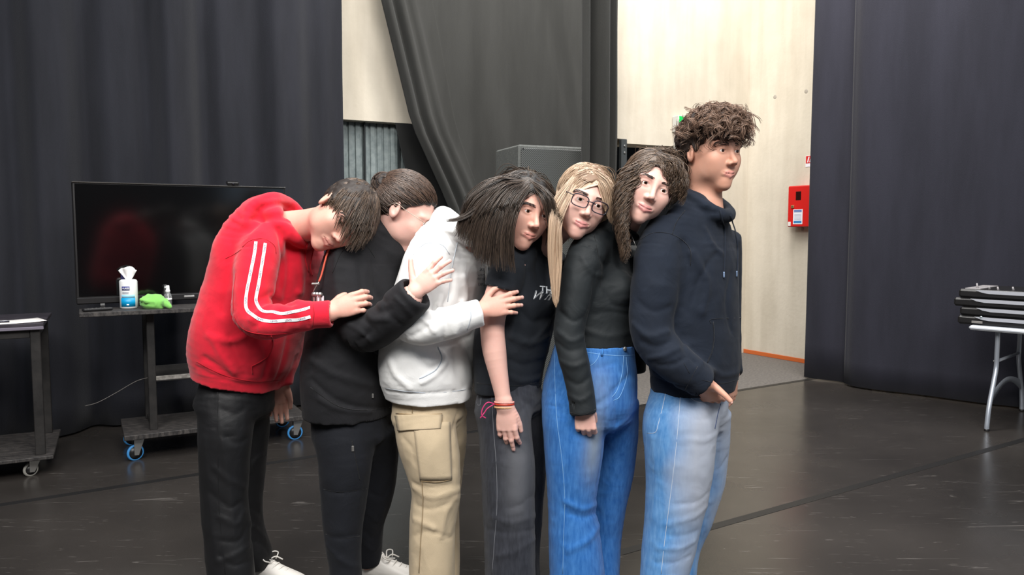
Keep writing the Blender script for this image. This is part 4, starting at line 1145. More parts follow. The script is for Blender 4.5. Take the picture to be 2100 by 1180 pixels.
class Person:
    def __init__(s, label, px, phi, skin, lips, Yc=YC):
        s.Y = Yc; s.phi = math.radians(phi); s.f = V(math.cos(s.phi), -math.sin(s.phi), 0); s.r = V(-math.sin(s.phi), -math.cos(s.phi), 0)
        s.root = thing('person', label, 'person', flo(px, Yc, 0.0)); s.skin, s.lips = skin, lips; s.pieces = []; s.head = None
    def P(s, px, py, dy=0.0): return at(px, py, s.Y + dy)
    def torso(s, rows, n=4, cap=.35):
        out = []
        for cx, cy, hw, b in rows:
            W = pw(hw, s.Y); a = math.sqrt(max(W * W - (b * math.sin(s.phi)) ** 2, (W * .45) ** 2)) / math.cos(s.phi); out.append((*s.P(cx, cy), a, b))
        return Tube(out, s.r, n, cap)
    def limb(s, rows, n=4, cap=.25, flat=1.0):
        return Tube([(*s.P(px, py, dy), pw(r, s.Y + dy), pw(r, s.Y + dy) * flat) for px, py, dy, r in rows], s.r, n, cap)
    def leg(s, rows, foot, n=4):
        """rows as limb; foot=(px, dy, r_px, z) closes the leg just above the floor"""
        R = [(*s.P(px, py, dy), pw(r, s.Y + dy), pw(r, s.Y + dy)) for px, py, dy, r in rows]
        px, dy, r, z = foot; R.append((*flo(px, s.Y + dy, z), pw(r, s.Y + dy), pw(r, s.Y + dy))); return Tube(R, s.r, n, .2)
    def hollow(s, F, rows, k=.004):
        F.s(s.limb(rows, 2, .3), k)
    # skin ----------------------------------------------------------
    def add(s, v, q, mi=0): s.pieces.append((np.asarray(v), [list(x) for x in q] if not isinstance(q, np.ndarray) else q, mi))
    def add_field(s, F, h, lipfn=None):
        lo, hi = field_bounds(F, .012); v, q = sdf_mesh(F, lo, hi, h); mi = np.zeros(len(q), int)
        if lipfn is not None: mi = lipfn(v[q].mean(1)).astype(int)
        s.pieces.append((v, q, mi))
    def set_head(s, c, up, face, sc, fem, neck, ears=True, nr=(.060, .054)):
        h = s.head = Head(c, up, face, sc, fem, ears); F = Field(); F.u(h, 0)
        a = np.asarray(neck, float); b = h.w((0, -.018, -.055)); m = (a + b) / 2
        F.u(Limb([(*a, nr[0]), (*m, nr[1]), (*b, nr[1])], 3), .03)
        up_l = Limb([(-.0185, .0865, -.0642, 0), (-.010, .0945, -.0628, 0), (0, .0965, -.064, 0), (.010, .0945, -.0628, 0), (.0185, .0865, -.0642, 0)])
        lo_l = Limb([(-.017, .086, -.0688, 0), (0, .095, -.0755, 0), (.017, .086, -.0688, 0)])
        def lipfn(P):
            q = h.loc(P).astype(f32); return (np.minimum(up_l(q) - .0056, lo_l(q) - .0068) < 0) & (q[:, 1] > .08)
        s.add_field(F, .0029, lipfn)
        for sg in (-1, 1): s.eye(sg)
        s.neckbase = a
    def eye(s, sg):
        h = s.head; n = 12; v, f, mi = [], [], []
        ax = nrm(V(.0, 1, -.02)); R = frame_to(ax); r = .0122
        for i in range(n + 1):
            t = math.pi * i / n
            for j in range(16): p = 2 * math.pi * j / 16; v.append(h.w(V(.031 * sg, .0785, .0035) + R @ (r * V(math.sin(t) * math.cos(p), math.sin(t) * math.sin(p), math.cos(t)))))
        for i in range(n):
            for j in range(16): f.append([i * 16 + j, (i + 1) * 16 + j, (i + 1) * 16 + (j + 1) % 16, i * 16 + (j + 1) % 16]); mi.append(2 if i < 1 else 1 if i < 2 else 0)
        me = raw_mesh('eye', v, [k for q in f for k in q], [4] * len(f), True, mi); link('eye', me, [M_EYEW, M_IRIS, M_PUP], s.root)
    def brows(s, mat, rng, thick=.0065):
        h = s.head; S = []
        for sg in (-1, 1):
            for _ in range(70):
                t = rng.rand(); x = .012 + .037 * t; z = .0232 + .0028 * math.sin(t * 3.0) - .0028 * t + (rng.rand() - .5) * thick * (1.1 - t * .7); y0 = .093 - .016 * t ** 1.7
                p = V(sg * x, y0, z); d = nrm(V(sg * 1, -.25 - .3 * t, .18 - .5 * t)); S.append([h.w(p + d * .004 * k + V(0, .0012 * math.sin(k * .9), 0)) for k in range(4)])
        S = pusher([h], .0009, 3)(np.array(S)); tag(strand_mesh(S, .0005 * h.sc, 'eyebrows', mat, s.root), kind='stuff')
    def hand(s, w, d, back, right=True, arm=None, sc=1.0, h=.0021, **kw):
        L, tips = hand_parts(w, d, back, right, sc, **kw); F = Field()
        for p, k in L: F.u(p, k)
        if arm is not None: F.u(arm, .015)
        s.add_field(F, h); v, f = nail_mesh(tips); s.add(v, f, 2); return F, tips
    def core(s, torso, legs, arms):
        """unclothed inner figure, hidden under the clothes, that joins head, arms and legs"""
        F = Field(); 
        for t in torso: F.u(t, .04)
        for t in legs + arms: F.u(t, .03)
        s.add_field(F, .016)
    def finish(s):
        V_, flat, sz, mi, n = [], [], [], [], 0
        for v, q, m in s.pieces:
            V_.append(v)
            if isinstance(q, np.ndarray): flat.append((q + n).ravel()); sz.append(np.full(len(q), q.shape[1])); k = len(q)
            else: flat.append(np.array([i + n for x in q for i in x])); sz.append(np.array([len(x) for x in q])); k = len(q)
            mi.append(np.broadcast_to(m, (k,))); n += len(v)
        me = raw_mesh('body', np.concatenate(V_), np.concatenate(flat), np.concatenate(sz), True, np.concatenate(mi))
        return link('body', me, [s.skin, s.lips, M_NAIL], s.root)
    def scaled_core(s, rows, k):      # thinner copy of a garment's rows
        return [(a, b, c * k, d * k) for a, b, c, d in rows]
    # hair ----------------------------------------------------------
    def cap(s, off, mat, h=.004, noise=.004, nm='hair_base', extra=None):
        f0 = skull(s.head, off); F = Field(); F.u(f0, 0)
        for p, k in (extra or []): F.u(p, k)
        F.noise = [((45, 45, 45), noise, 3.0)]
        return F, build_field(F, nm, mat, s.root, h)

def parted(h, N, rng, px=0.0, ln=(.09, .15), off=(.006, .013), back=.25, m=12, side=None):
    """hair combed from a parting down over both sides of the scalp (head's own axes)"""
    q = scalp_roots(h, N, rng, .003); c = V(0, -.014, .030); r = V(.0745, .097, .086)
    if side is not None: q = q[q[:, 0] * side > -.01]
    e = (q - c) / r; e = nrm(e); sg = np.where(q[:, 0] > px, 1.0, -1.0); L_ = ln[0] + (ln[1] - ln[0]) * rng.rand(len(q)); o = off[0] + (off[1] - off[0]) * rng.rand(len(q)); S = np.zeros((len(q), m, 3))
    wob = rng.normal(size=len(q)) * .10
    for i in range(m):
        S[:, i] = c + e * (r + o[:, None] * (.5 + .5 * min(1, i / 4)))
        down = np.stack([sg * np.clip(e[:, 2] + .15, 0, 1), np.full(len(q), -back) + wob, -.25 - np.abs(e[:, 0])], -1)
        t = nrm(down - e * (down * e).sum(1)[:, None]); e = nrm(e + t * (L_ / m / .086)[:, None])
    return h.w(S.reshape(-1, 3)).reshape(S.shape)
def regrid(S, m):
    k = S.shape[1]; x = np.linspace(0, k - 1, m); i = np.minimum(x.astype(int), k - 2); f = (x - i)[None, :, None]; return S[:, i] * (1 - f) + S[:, i + 1] * f
def cloth(name, c, var=1.12, rough=.85, sheen=.15, bump=.25, spec=.25, scale=14, attr=None, c3=None, bscale=700, wrinkle=.16, wscale=8):
    c2 = tuple(min(1, x * var) for x in c[:3]) + (1,)
    return mottled(name, c, c2, scale, rough, bump, bscale, 5, (1, 1, 1), spec, sheen, attr, c3, wrinkle=wrinkle, wscale=wscale)
def denim(name, c1, c2, c3, rough=.8):
    return mottled(name, c1, c2, 30, rough, .35, 900, 8, (3, 3, .6), .2, .1, 'fade', c3, .3, .7, wrinkle=.14, wscale=8)

# shoe: one shape, shared by all feet
def make_shoe():
    F = Field(); L = .285
    F.u(Tube([(.02, 0, .055, .045, .034), (.09, 0, .06, .045, .037), (.16, 0, .048, .034, .042), (.225, 0, .038, .024, .043), (.258, 0, .034, .018, .034)], V(0, 1, 0), 4, .8), 0)
    F.u(Tube([(.045, 0, .06, .042, .033), (.05, 0, .10, .046, .034), (.05, 0, .115, .046, .034)], V(0, 1, 0), 3, .3), .02)
    F.s(Tube([(.048, 0, .09, .038, .027), (.048, 0, .15, .042, .029)], V(0, 1, 0), 3, .5), .004)
    F.cut((0, 0, .022), (0, 0, -1)); lo, hi = field_bounds(F, .02); v, q = sdf_mesh(F, lo, hi, .0042); up = raw_mesh('shoe_upper', v, q.ravel(), np.full(len(q), 4))
    G = Field(); G.u(Tube([(.02, 0, .015, .019, .037), (.09, 0, .014, .019, .038), (.16, 0, .014, .019, .043), (.22, 0, .014, .02, .046), (.262, 0, .016, .02, .036)], V(0, 1, 0), 4, 1.2), 0)
    G.cut((0, 0, .001), (0, 0, -1)).cut((0, 0, .028), (0, 0, 1)); lo, hi = field_bounds(G, .02); v, q = sdf_mesh(G, lo, hi, .0042); so = raw_mesh('shoe_sole', v, q.ravel(), np.full(len(q), 4))
    mb = MB()
    for k in range(5):
        x = .115 + .021 * k; z = .103 - .0098 * k - (.0 if k else .004)
        mb.tube(catmull([(x, -.026, z - .014), (x + .008, -.01, z - .001), (x + .008, .01, z - .001), (x, .026, z - .014)], 4), .0032, 6)
    for sg in (-1, 1):
        mb.tube(catmull([(.108, 0, .104), (.10, sg * .03, .122), (.118, sg * .045, .118), (.125, sg * .02, .103)], 5), .0026, 6)
        mb.tube(catmull([(.108, 0, .104), (.125, sg * .018, .112), (.15, sg * .03, .118 - .02 * (sg > 0))], 5), .0026, 6)
    v = np.concatenate(mb.v); la = raw_mesh('shoe_laces', v, [i for q in mb.f for i in q], [len(q) for q in mb.f], True)
    return up, so, la
SHOE = make_shoe()
def shoe(person, px, Y, yaw, mat, sole, lace, ankle_shift=.05, x=None):
    p = flo(px, Y, .005); R = rotz(yaw); e = bpy.data.objects.new('shoe', SHOE[0].copy()); COL.objects.link(e)
    e.data.materials.append(mat); e.parent = person.root; e.matrix_parent_inverse = parent_inv(person.root)
    o = p - R @ V(ankle_shift, 0, 0); e.location = tuple(o); e.rotation_euler = (0, 0, yaw)
    for me, m, nm in ((SHOE[1], sole, 'sole'), (SHOE[2], lace, 'laces')):
        c = bpy.data.objects.new(nm, me.copy()); c.data.materials.append(m); COL.objects.link(c); c.parent = e
    return e
M_SHW = plain('white_leather', lin(228, 224, 218), .45); M_SHB = plain('black_canvas', lin(30, 30, 34), .7); M_SHG = plain('grey_canvas', lin(150, 150, 150), .7); M_SOLE = plain('white_rubber', lin(222, 218, 210), .6)

SK1 = skin_mat('skin_light', lin(222, 176, 158), lin(208, 150, 134)); SK2 = skin_mat('skin_pale', lin(226, 186, 172), lin(214, 162, 150)); SK3 = skin_mat('skin_tan', lin(216, 166, 144), lin(202, 146, 124))
LP1 = plain('lips_rose', lin(204, 140, 128), .45); LP2 = plain('lips_pink', lin(208, 140, 136), .42)
# ---------------------------------------------------------------- person: red hoodie
p = A = Person('person in a red hoodie and black trousers, head resting on a black jacket', 470, 38, SK1, LP1)
M_REDC = cloth('red_fleece', lin(205, 22, 46), 1.18, .9, .25, .2)
T1 = [(484, 803, 78, .165), (486, 772, 82, .172), (492, 738, 94, .200), (507, 690, 98, .225), (530, 620, 100, .225), (548, 560, 99, .225), (556, 510, 93, .22), (562, 472, 76, .19), (578, 440, 46, .12)]
F = Field(); F.u(p.torso(T1), 0); F.cut(p.P(487, 784), (-.27, 0, -.96))
sl = [(545, 487, -.10, 44), (530, 528, -.17, 43), (521, 590, -.21, 41), (517, 640, -.24, 40), (543, 661, -.26, 36), (590, 654, -.26, 33), (632, 647, -.262, 30), (642, 646, -.264, 27), (676, 644, -.262, 27)]
F.u(p.limb(sl), .022)
F.u(p.limb([(615, 492, .13, 38), (612, 560, .18, 38), (600, 640, .18, 36), (587, 715, .16, 33), (578, 762, .13, 27), (575, 785, .12, 26)]), .03)
# hood: a soft ring round the neck with a bag behind
hc = p.P(602, 455, -.02); hn = V(math.cos(.62), -.12, math.sin(.62)); hb = nrm(np.cross(V(0, 1, 0), hn)); hb = hb if hb[2] > 0 else -hb; ha = nrm(np.cross(hn, hb)); ring = []
for t in np.linspace(0, 2 * math.pi, 17):
    k = .5 + .5 * math.cos(t); ring.append((*(hc + ha * math.sin(t) * .098 + hb * math.cos(t) * .085 - hn * .025 * k), .030 + .013 * k))
F.u(Limb(ring), .010)
F.u(Ell(p.P(537, 430, .0), (.085, .125, .046), np.stack([nrm(V(.85, 0, .45)), V(0, 1, 0), nrm(V(-.45, 0, .85))], 1)), .03)
F.s(Limb([(*(hc - hn * .03), .055), (*(hc + hn * .12), .072)]), .015)
p.hollow(F, [(664, 645, -.263, 21), (700, 642, -.262, 22)])
for pts, w, am in (([(503, 458), (517, 425), (553, 402), (594, 412), (628, 452), (652, 494)], .020, .013), ([(512, 474), (540, 450), (582, 444), (612, 466), (640, 503)], .011, -.014), ([(540, 425), (575, 418), (602, 432), (622, 462)], .008, -.010), ([(510, 437), (545, 420), (590, 424), (628, 455)], .010, -.006), ([(500, 452), (545, 446), (590, 452), (622, 480), (650, 497)], .011, -.010), ([(530, 402), (570, 398), (606, 416)], .009, -.007), ([(520, 428), (560, 412), (600, 418)], .010, .006),
                   ([(478, 500), (470, 560), (455, 640)], .014, -.006), ([(590, 500), (592, 560), (585, 615)], .014, -.009), ([(612, 520), (618, 580), (606, 640)], .016, .007), ([(570, 470), (577, 520), (575, 590)], .010, -.008),
                   ([(556, 612), (575, 622), (605, 626)], .008, -.010), ([(552, 628), (530, 640), (515, 655)], .010, .008), ([(556, 600), (540, 612), (522, 622)], .009, -.007), ([(548, 645), (535, 660), (520, 672)], .008, -.006),
                   ([(575, 640), (585, 655), (582, 675)], .009, -.006), ([(610, 632), (618, 650), (614, 672)], .009, .004), ([(630, 630), (636, 648), (634, 668)], .007, -.005),
                   ([(420, 735), (440, 748), (470, 772)], .011, -.011), ([(440, 700), (455, 730), (480, 765)], .012, .008), ([(470, 690), (480, 725), (500, 770)], .012, -.006), ([(540, 700), (548, 740), (540, 775)], .012, -.007),
                   ([(500, 690), (470, 700), (430, 690)], .016, .006), ([(590, 690), (580, 740), (565, 780)], .012, -.007), ([(405, 752), (450, 775), (500, 788), (570, 786)], .007, -.004)):
    F.fold(pts, w, am)
F.noise = [((8, 8, 12), .0022, 1.0), ((22, 22, 26), .0010, 1.0)]
top = build_field(F, 'hoodie', M_REDC, p.root, .0058); FA_ = F
M_REDS = cloth('red_seam', lin(170, 14, 32), 1.1, .9)
for pts in ([(497, 507), (513, 494), (540, 490), (562, 503), (566, 520)], [(463, 530), (480, 522), (495, 512)], [(403, 742), (430, 757), (465, 772), (505, 781), (545, 783), (574, 780)], [(641, 619), (644, 645), (640, 673)], [(484, 560), (479, 610), (482, 650), (500, 676), (540, 686), (600, 684)]):
    seam(F, pts, .0016, 'seam', M_REDS, top)
seam(F, [(556, 688), (560, 705), (552, 728), (535, 742), (516, 752)], .0028, 'pocket_edge', M_REDS, top); seam(F, [(516, 752), (518, 768)], .0022, 'pocket_edge', M_REDS, top)
seam(F, [(630, 498), (626, 530), (632, 558)], .0024, 'drawstring', M_REDC, top, lift=.002); seam(F, [(646, 500), (640, 525), (636, 548), (640, 566)], .0024, 'drawstring', M_REDC, top, lift=.002)
M_TAPEW = plain('white_logo_tape', lin(222, 220, 222), .7); M_NAVY = plain('navy_print', lin(40, 40, 90), .7)
for pts, fl in (([(525, 496), (522, 520), (518, 545), (514, 570), (508, 595), (505, 615), (504, 632), (512, 642), (525, 650), (534, 656), (548, 660), (562, 661)], False), ([(543, 499), (540, 525), (536, 550), (531, 580), (527, 603), (524, 618), (532, 632), (541, 640), (556, 640), (572, 645), (584, 643)], False)):
    pass
M1 = [(525, 496), (522, 520), (516, 550), (511, 575), (506, 600), (504, 625), (508, 638), (518, 646), (532, 655), (550, 659), (568, 659), (590, 657), (612, 656), (637, 650)]
M2 = [(544, 499), (540, 525), (535, 555), (530, 585), (525, 610), (526, 622), (535, 636), (546, 640), (560, 640), (578, 644), (600, 640), (620, 636), (636, 631)]
for q in (M1, M2):
    o, ln = ribbon(F, q, .0105, 'logo_tape', M_TAPEW, top); ribbon_text(ln, "LEVI'S", .0090, M_NAVY, o, .047)
# trousers
FK[0] = .5
M_BLKT = cloth('black_satin_jersey', lin(17, 17, 19), 1.3, .55, .02, .12, .35, wrinkle=.12)
F = Field(); F.u(p.torso([(492, 745, 62, .135), (487, 795, 68, .142), (482, 830, 72, .155)]), 0)
F.u(p.leg([(472, 800, -.02, 42), (465, 845, -.055, 54), (462, 890, -.08, 53), (460, 960, -.085, 49), (461, 1030, -.09, 48), (467, 1100, -.10, 47), (474, 1180, -.11, 47)], (478, -.11, 48, .05)), .03)
F.u(p.leg([(502, 822, .05, 46), (509, 880, .09, 42), (503, 960, .10, 40), (499, 1030, .10, 38), (506, 1090, .11, 36), (519, 1135, .12, 38)], (521, .12, 36, .085)), .03)
for pts, w, am in (([(448, 800), (455, 900), (470, 1000), (480, 1100)], .012, .005), ([(500, 840), (480, 850), (455, 840)], .012, -.006), ([(505, 900), (485, 910), (460, 895)], .012, -.006), ([(495, 1030), (470, 1040), (430, 1010)], .012, -.008), ([(500, 1050), (485, 1075), (450, 1060)], .012, .007),
                   ([(500, 1000), (470, 985), (440, 960)], .012, .006), ([(505, 1080), (490, 1110), (455, 1110)], .011, -.007), ([(510, 1120), (480, 1140), (450, 1150)], .012, .008), ([(512, 1150), (480, 1160), (450, 1140)], .010, -.008),
                   ([(520, 1040), (535, 1060), (530, 1080)], .011, -.008), ([(512, 1075), (535, 1095), (545, 1110)], .011, .007), ([(515, 1105), (540, 1120), (550, 1135)], .010, -.007), ([(545, 930), (520, 950), (512, 970)], .012, .006), ([(420, 900), (428, 1020), (445, 1150)], .014, .004)):
    F.fold(pts, w, am)
F.noise = [((9, 9, 7), .0024, 4.0), ((24, 24, 16), .0011, 4.0)]
tr = build_field(F, 'trousers', M_BLKT, p.root, .0068)
for pts in ([(447, 800), (446, 880), (447, 960), (449, 1040), (455, 1110), (462, 1178)],): seam(F, pts, .0011, 'side_seam', M_BLKT, tr)
shoe(p, 483, p.Y - .11, -.35, M_SHW, M_SOLE, M_SHW); shoe(p, 528, p.Y + .13, -.30, M_SHW, M_SOLE, M_SHW)
# head, hands
p.set_head(p.P(703, 441, -.13), V(.84, -.06, .54), V(.34, -.80, -.50), 1.13, False, p.P(588, 470, -.02), nr=(.066, .058))
arm = Limb([(*p.P(640, 646, -.263), .030), (*p.P(676, 643, -.262), .0265)])
p.hand(p.P(678, 640, -.262), V(.93, .10, .33), V(-.10, -.97, .22), True, arm, 1.0, curl=((22, 38, 20), (26, 40, 22), (30, 40, 22), (34, 42, 24)), spread=(5, 1, -3, -8), thumb=(38, 30), thumb_bend=(20, 25))
p.hand(p.P(574, 783, .12), V(-.12, .1, -.99), V(-.5, .85, 0), False, Limb([(*p.P(578, 755, .13), .028), (*p.P(575, 783, .12), .024)]), .98, curl=((15, 20, 12),) * 4, spread=(4, 1, -1, -4), thumb=(22, 20))
p.core([p.torso(p.scaled_core(T1[1:-1], .78))], [p.leg([(465, 830, -.07, 40), (462, 960, -.085, 33), (467, 1100, -.10, 28)], (478, -.11, 24, .08)), p.leg([(505, 830, .07, 34), (503, 960, .10, 27), (506, 1090, .11, 25)], (521, .12, 22, .08))], [p.limb([(a, b, c, r * .62) for a, b, c, r in sl]), Limb([(*p.P(560, 490, 0), .09), (*p.neckbase, .055)])])
p.finish()
HB1 = hair_mat('hair_brown', lin(46, 36, 30), lin(104, 84, 68)); HD1 = plain('hair_under_brown', lin(40, 31, 26), .6)
rng = np.random.RandomState(1); h = p.head; p.cap(.006, HD1)
q = scalp_roots(h, 3000, rng, .004); cr = V(0, -.045, .118)
away = q - cr; nn = nrm((q - V(0, -.014, .03)) / V(.0745, .097, .086) ** 2); tang = nrm(away - nn * (away * nn).sum(1)[:, None])
front = np.clip((q[:, 1] + .02) / .09, 0, 1) * np.clip((q[:, 2] - .02) / .05, 0, 1)
LN = .045 + .075 * front + .015 * rng.rand(len(q)); m = 12; S = np.zeros((len(q), m, 3)); pos = q.copy(); dr = nrm(tang + nn * .25 + rng.normal(size=q.shape) * .12); gl = V(0, 0, -1) @ h.R
for i in range(m):
    S[:, i] = pos; dr = nrm(dr + tang * .15 + gl * .10 - nn * .05 + rng.normal(size=q.shape) * .03); pos = pos + dr * (LN / m)[:, None]
    e = (pos - V(0, -.014, .03)) / V(.079, .102, .092); L_ = np.linalg.norm(e, axis=1); k = L_ < 1; pos[k] = V(0, -.014, .03) + (e[k] / L_[k][:, None]) * V(.0795, .1025, .0925)
strand_mesh(h.w(S.reshape(-1, 3)).reshape(S.shape), .0014, 'hair', HB1, p.root, 1); p.brows(HD1, rng)

# ---------------------------------------------------------------- person: black jacket, hair in a bun
p = B = Person('person in a black jacket with hair in a bun and thin glasses', 720, 27, SK2, LP1)
FK[0] = 1.0
M_BJ = cloth('black_softshell', lin(25, 25, 28), 1.25, .75, .04, .2)
T2 = [(718, 858, 86, .19), (716, 835, 87, .20), (716, 770, 89, .21), (724, 690, 88, .21), (742, 610, 88, .21), (752, 550, 82, .205), (762, 510, 68, .18), (790, 478, 42, .11)]
F = Field(); F.u(p.torso(T2), 0); F.cut(p.P(718, 848), (-.05, 0, -1)); F.s(p.torso([(718, 846, 80, .185), (716, 890, 80, .18)]), .006)
slB = [(722, 528, -.07, 46), (712, 570, -.12, 46), (722, 630, -.15, 45), (745, 678, -.18, 44), (778, 668, -.22, 42), (812, 640, -.26, 42), (850, 603, -.29, 40)]
F.u(p.limb(slB), .022)
F.u(p.limb([(800, 530, .12, 40), (812, 600, .17, 40), (820, 670, .17, 36), (835, 735, .14, 30), (850, 790, .12, 26)]), .03)
# standing collar round the neck
cc = p.P(797, 492, .0); cn = nrm(V(.36, -.02, .93))
F.u(Limb([(*(cc - cn * .03), .100), (*(cc + cn * .02), .088), (*(cc + cn * .055), .084)]), .02); F.cut(cc + cn * .085, V(-.10, 0, 1.0))
F.s(Limb([(*(cc - cn * .02), .066), (*(cc + cn * .16), .078)]), .008)
p.hollow(F, [(838, 614, -.286, 32), (862, 592, -.292, 33), (890, 565, -.30, 35)])
for pts, w, am in (([(690, 520), (690, 580), (700, 640)], .016, .006), ([(735, 520), (742, 580), (752, 640)], .012, -.009), ([(765, 540), (772, 600), (790, 620)], .012, -.008), ([(762, 620), (775, 640), (800, 635)], .010, -.010), ([(752, 636), (764, 655), (790, 655)], .010, .008),
                   ([(725, 640), (742, 650), (760, 668)], .010, -.007), ([(715, 665), (740, 680), (760, 700)], .010, .006), ([(735, 700), (750, 690), (764, 676)], .010, -.008), ([(785, 630), (805, 650), (820, 665)], .010, -.005), ([(810, 610), (830, 630), (845, 648)], .009, .004),
                   ([(640, 780), (680, 815), (730, 835), (790, 838)], .012, -.007), ([(640, 740), (690, 770), (760, 790)], .016, .006), ([(655, 820), (700, 840), (760, 845)], .010, .006), ([(660, 640), (650, 700), (640, 760)], .014, -.005), ([(800, 720), (785, 770), (795, 820)], .012, -.006)):
    F.fold(pts, w, am)
F.noise = [((8, 8, 11), .0022, 7.0), ((22, 22, 26), .0010, 7.0)]
top = build_field(F, 'jacket', M_BJ, p.root, .006); FB_ = F
M_BSEAM = cloth('black_seam', lin(12, 12, 14), 1.1, .8)
seam(F, [(765, 720), (790, 745), (800, 780), (785, 815)], .0016, 'pocket_zip', M_BSEAM, top); seam(F, [(637, 795), (690, 832), (740, 842), (800, 836)], .0015, 'hem_seam', M_BSEAM, top); seam(F, [(682, 560), (705, 512), (745, 500), (770, 530)], .0014, 'seam', M_BSEAM, top)
q = F.surf([765], [812])[0]; mb = MB(); mb.box(q + V(0, -.004, 0), (.007, .004, .016), None, .001); mb.build('zip_pull', M_ZINC, top)
FK[0] = .6
M_BJOG = cloth('black_jogger_cloth', lin(19, 21, 27), 1.2, .8, .04, .2)
F = Field(); F.u(p.torso([(722, 800, 70, .155), (722, 850, 76, .168), (722, 885, 76, .165)]), 0)
F.u(p.leg([(708, 856, -.02, 50), (706, 900, -.065, 60), (708, 945, -.085, 55), (706, 1010, -.09, 48), (703, 1080, -.10, 40), (706, 1150, -.105, 34)], (712, -.11, 33, .07)), .03)
F.u(p.leg([(760, 880, .04, 52), (772, 940, .09, 46), (765, 1010, .10, 42), (752, 1070, .11, 36), (755, 1125, .12, 28)], (757, .125, 25, .095)), .03)
for pts, w, am in (([(655, 1000), (690, 1012), (745, 1005)], .010, -.005), ([(665, 1092), (690, 1104), (735, 1096)], .009, -.006), ([(672, 1120), (700, 1150), (738, 1165)], .012, .007), ([(760, 1010), (785, 1020), (795, 1000)], .012, -.007), ([(755, 1050), (775, 1070), (785, 1045)], .010, .007), ([(748, 1090), (765, 1105), (778, 1090)], .010, -.007), ([(752, 1120), (766, 1130), (776, 1120)], .008, .006)):
    F.fold(pts, w, am)
F.noise = [((8, 8, 6), .0024, 9.0), ((24, 24, 16), .0011, 9.0)]
tr = build_field(F, 'trousers', M_BJOG, p.root, .0068)
seam(F, [(722, 905), (727, 930), (734, 965), (738, 985)], .0018, 'zip_pocket', M_BSEAM, tr); q = F.surf([724], [920])[0]
mb = MB(); mb.box(q + V(0, -.004, 0), (.009, .004, .02), None, .001); mb.build('zip_pull', M_ZINC, tr)
seam(F, [(664, 1004), (700, 1010), (752, 1003)], .0011, 'knee_seam', M_BSEAM, tr); seam(F, [(668, 1096), (700, 1105), (738, 1100)], .0011, 'knee_seam', M_BSEAM, tr)
shoe(p, 715, p.Y - .11, -.3, M_SHW, M_SOLE, M_SHW); shoe(p, 765, p.Y + .135, -.12, M_SHW, M_SOLE, M_SHW)
p.set_head(p.P(829, 432, -.03), V(.53, -.05, .85), V(.83, -.16, -.53), 1.13, True, p.P(790, 495, -.01))
p.hand(p.P(850, 600, -.29), V(.76, -.05, .64), V(-.30, -.92, .10), True, Limb([(*p.P(815, 635, -.27), .030), (*p.P(850, 601, -.29), .0265)]), .95, curl=((14, 22, 12), (12, 20, 12), (16, 24, 14), (18, 26, 14)), spread=(16, 3, -9, -20), thumb=(66, 4), thumb_bend=(4, 6))
p.core([p.torso(p.scaled_core(T2[1:-1], .78))], [p.leg([(705, 880, -.07, 42), (706, 1010, -.09, 34), (706, 1150, -.105, 24)], (712, -.11, 22, .08)), p.leg([(760, 880, .07, 38), (765, 1010, .10, 30), (755, 1125, .12, 20)], (757, .125, 20, .08))], [p.limb([(a, b, c, r * .6) for a, b, c, r in slB]), Limb([(*p.P(770, 530, 0), .09), (*p.neckbase, .055)])])
p.finish()
HB2 = hair_mat('hair_dark_brown', lin(38, 29, 25), lin(92, 72, 60)); HD2 = plain('hair_under_dark', lin(34, 26, 23), .6)
rng = np.random.RandomState(2); h = p.head; bun = p.P(787, 378, -.03); bl = h.loc(bun)
p.cap(.005, HD2, extra=[(Ell(bun, (.042, .040, .040)), .02)])
q = scalp_roots(h, 2300, rng, .005); q = q[np.linalg.norm(q - bl, axis=1) > .03]; m = 12; S = np.zeros((len(q), m, 3)); c0 = V(0, -.014, .03); rad = V(.082, .105, .095)
q0 = (q - c0) / V(.0745, .097, .086); b0 = (bl - c0) / rad; b0 = b0 / np.linalg.norm(b0)
for i in range(m):
    t = i / (m - 1); e = nrm(q0 * (1 - t) + b0 * t) * (1.0 + .02 * math.sin(t * 3.1)) ; S[:, i] = c0 + e * rad + rng.normal(size=q.shape) * .0007
S1 = h.w(S.reshape(-1, 3)).reshape(S.shape)
strand_mesh(S1, .0013, 'hair', HB2, p.root, 2)
S2 = []
for i in range(420):
    ph = rng.rand() * 6.28; tl = rng.normal() * .35; rr = .030 + .016 * rng.rand(); st = []
    for k in range(14):
        a = ph + k * .32; el = tl + .25 * math.sin(k * .4 + ph); st.append(bun + V(math.cos(a) * math.cos(el), .9 * math.sin(el) - .2, math.sin(a) * math.cos(el)) * rr)
    S2.append(st)
strand_mesh(np.array(S2), .0014, 'hair_bun', HB2, p.root, 3)
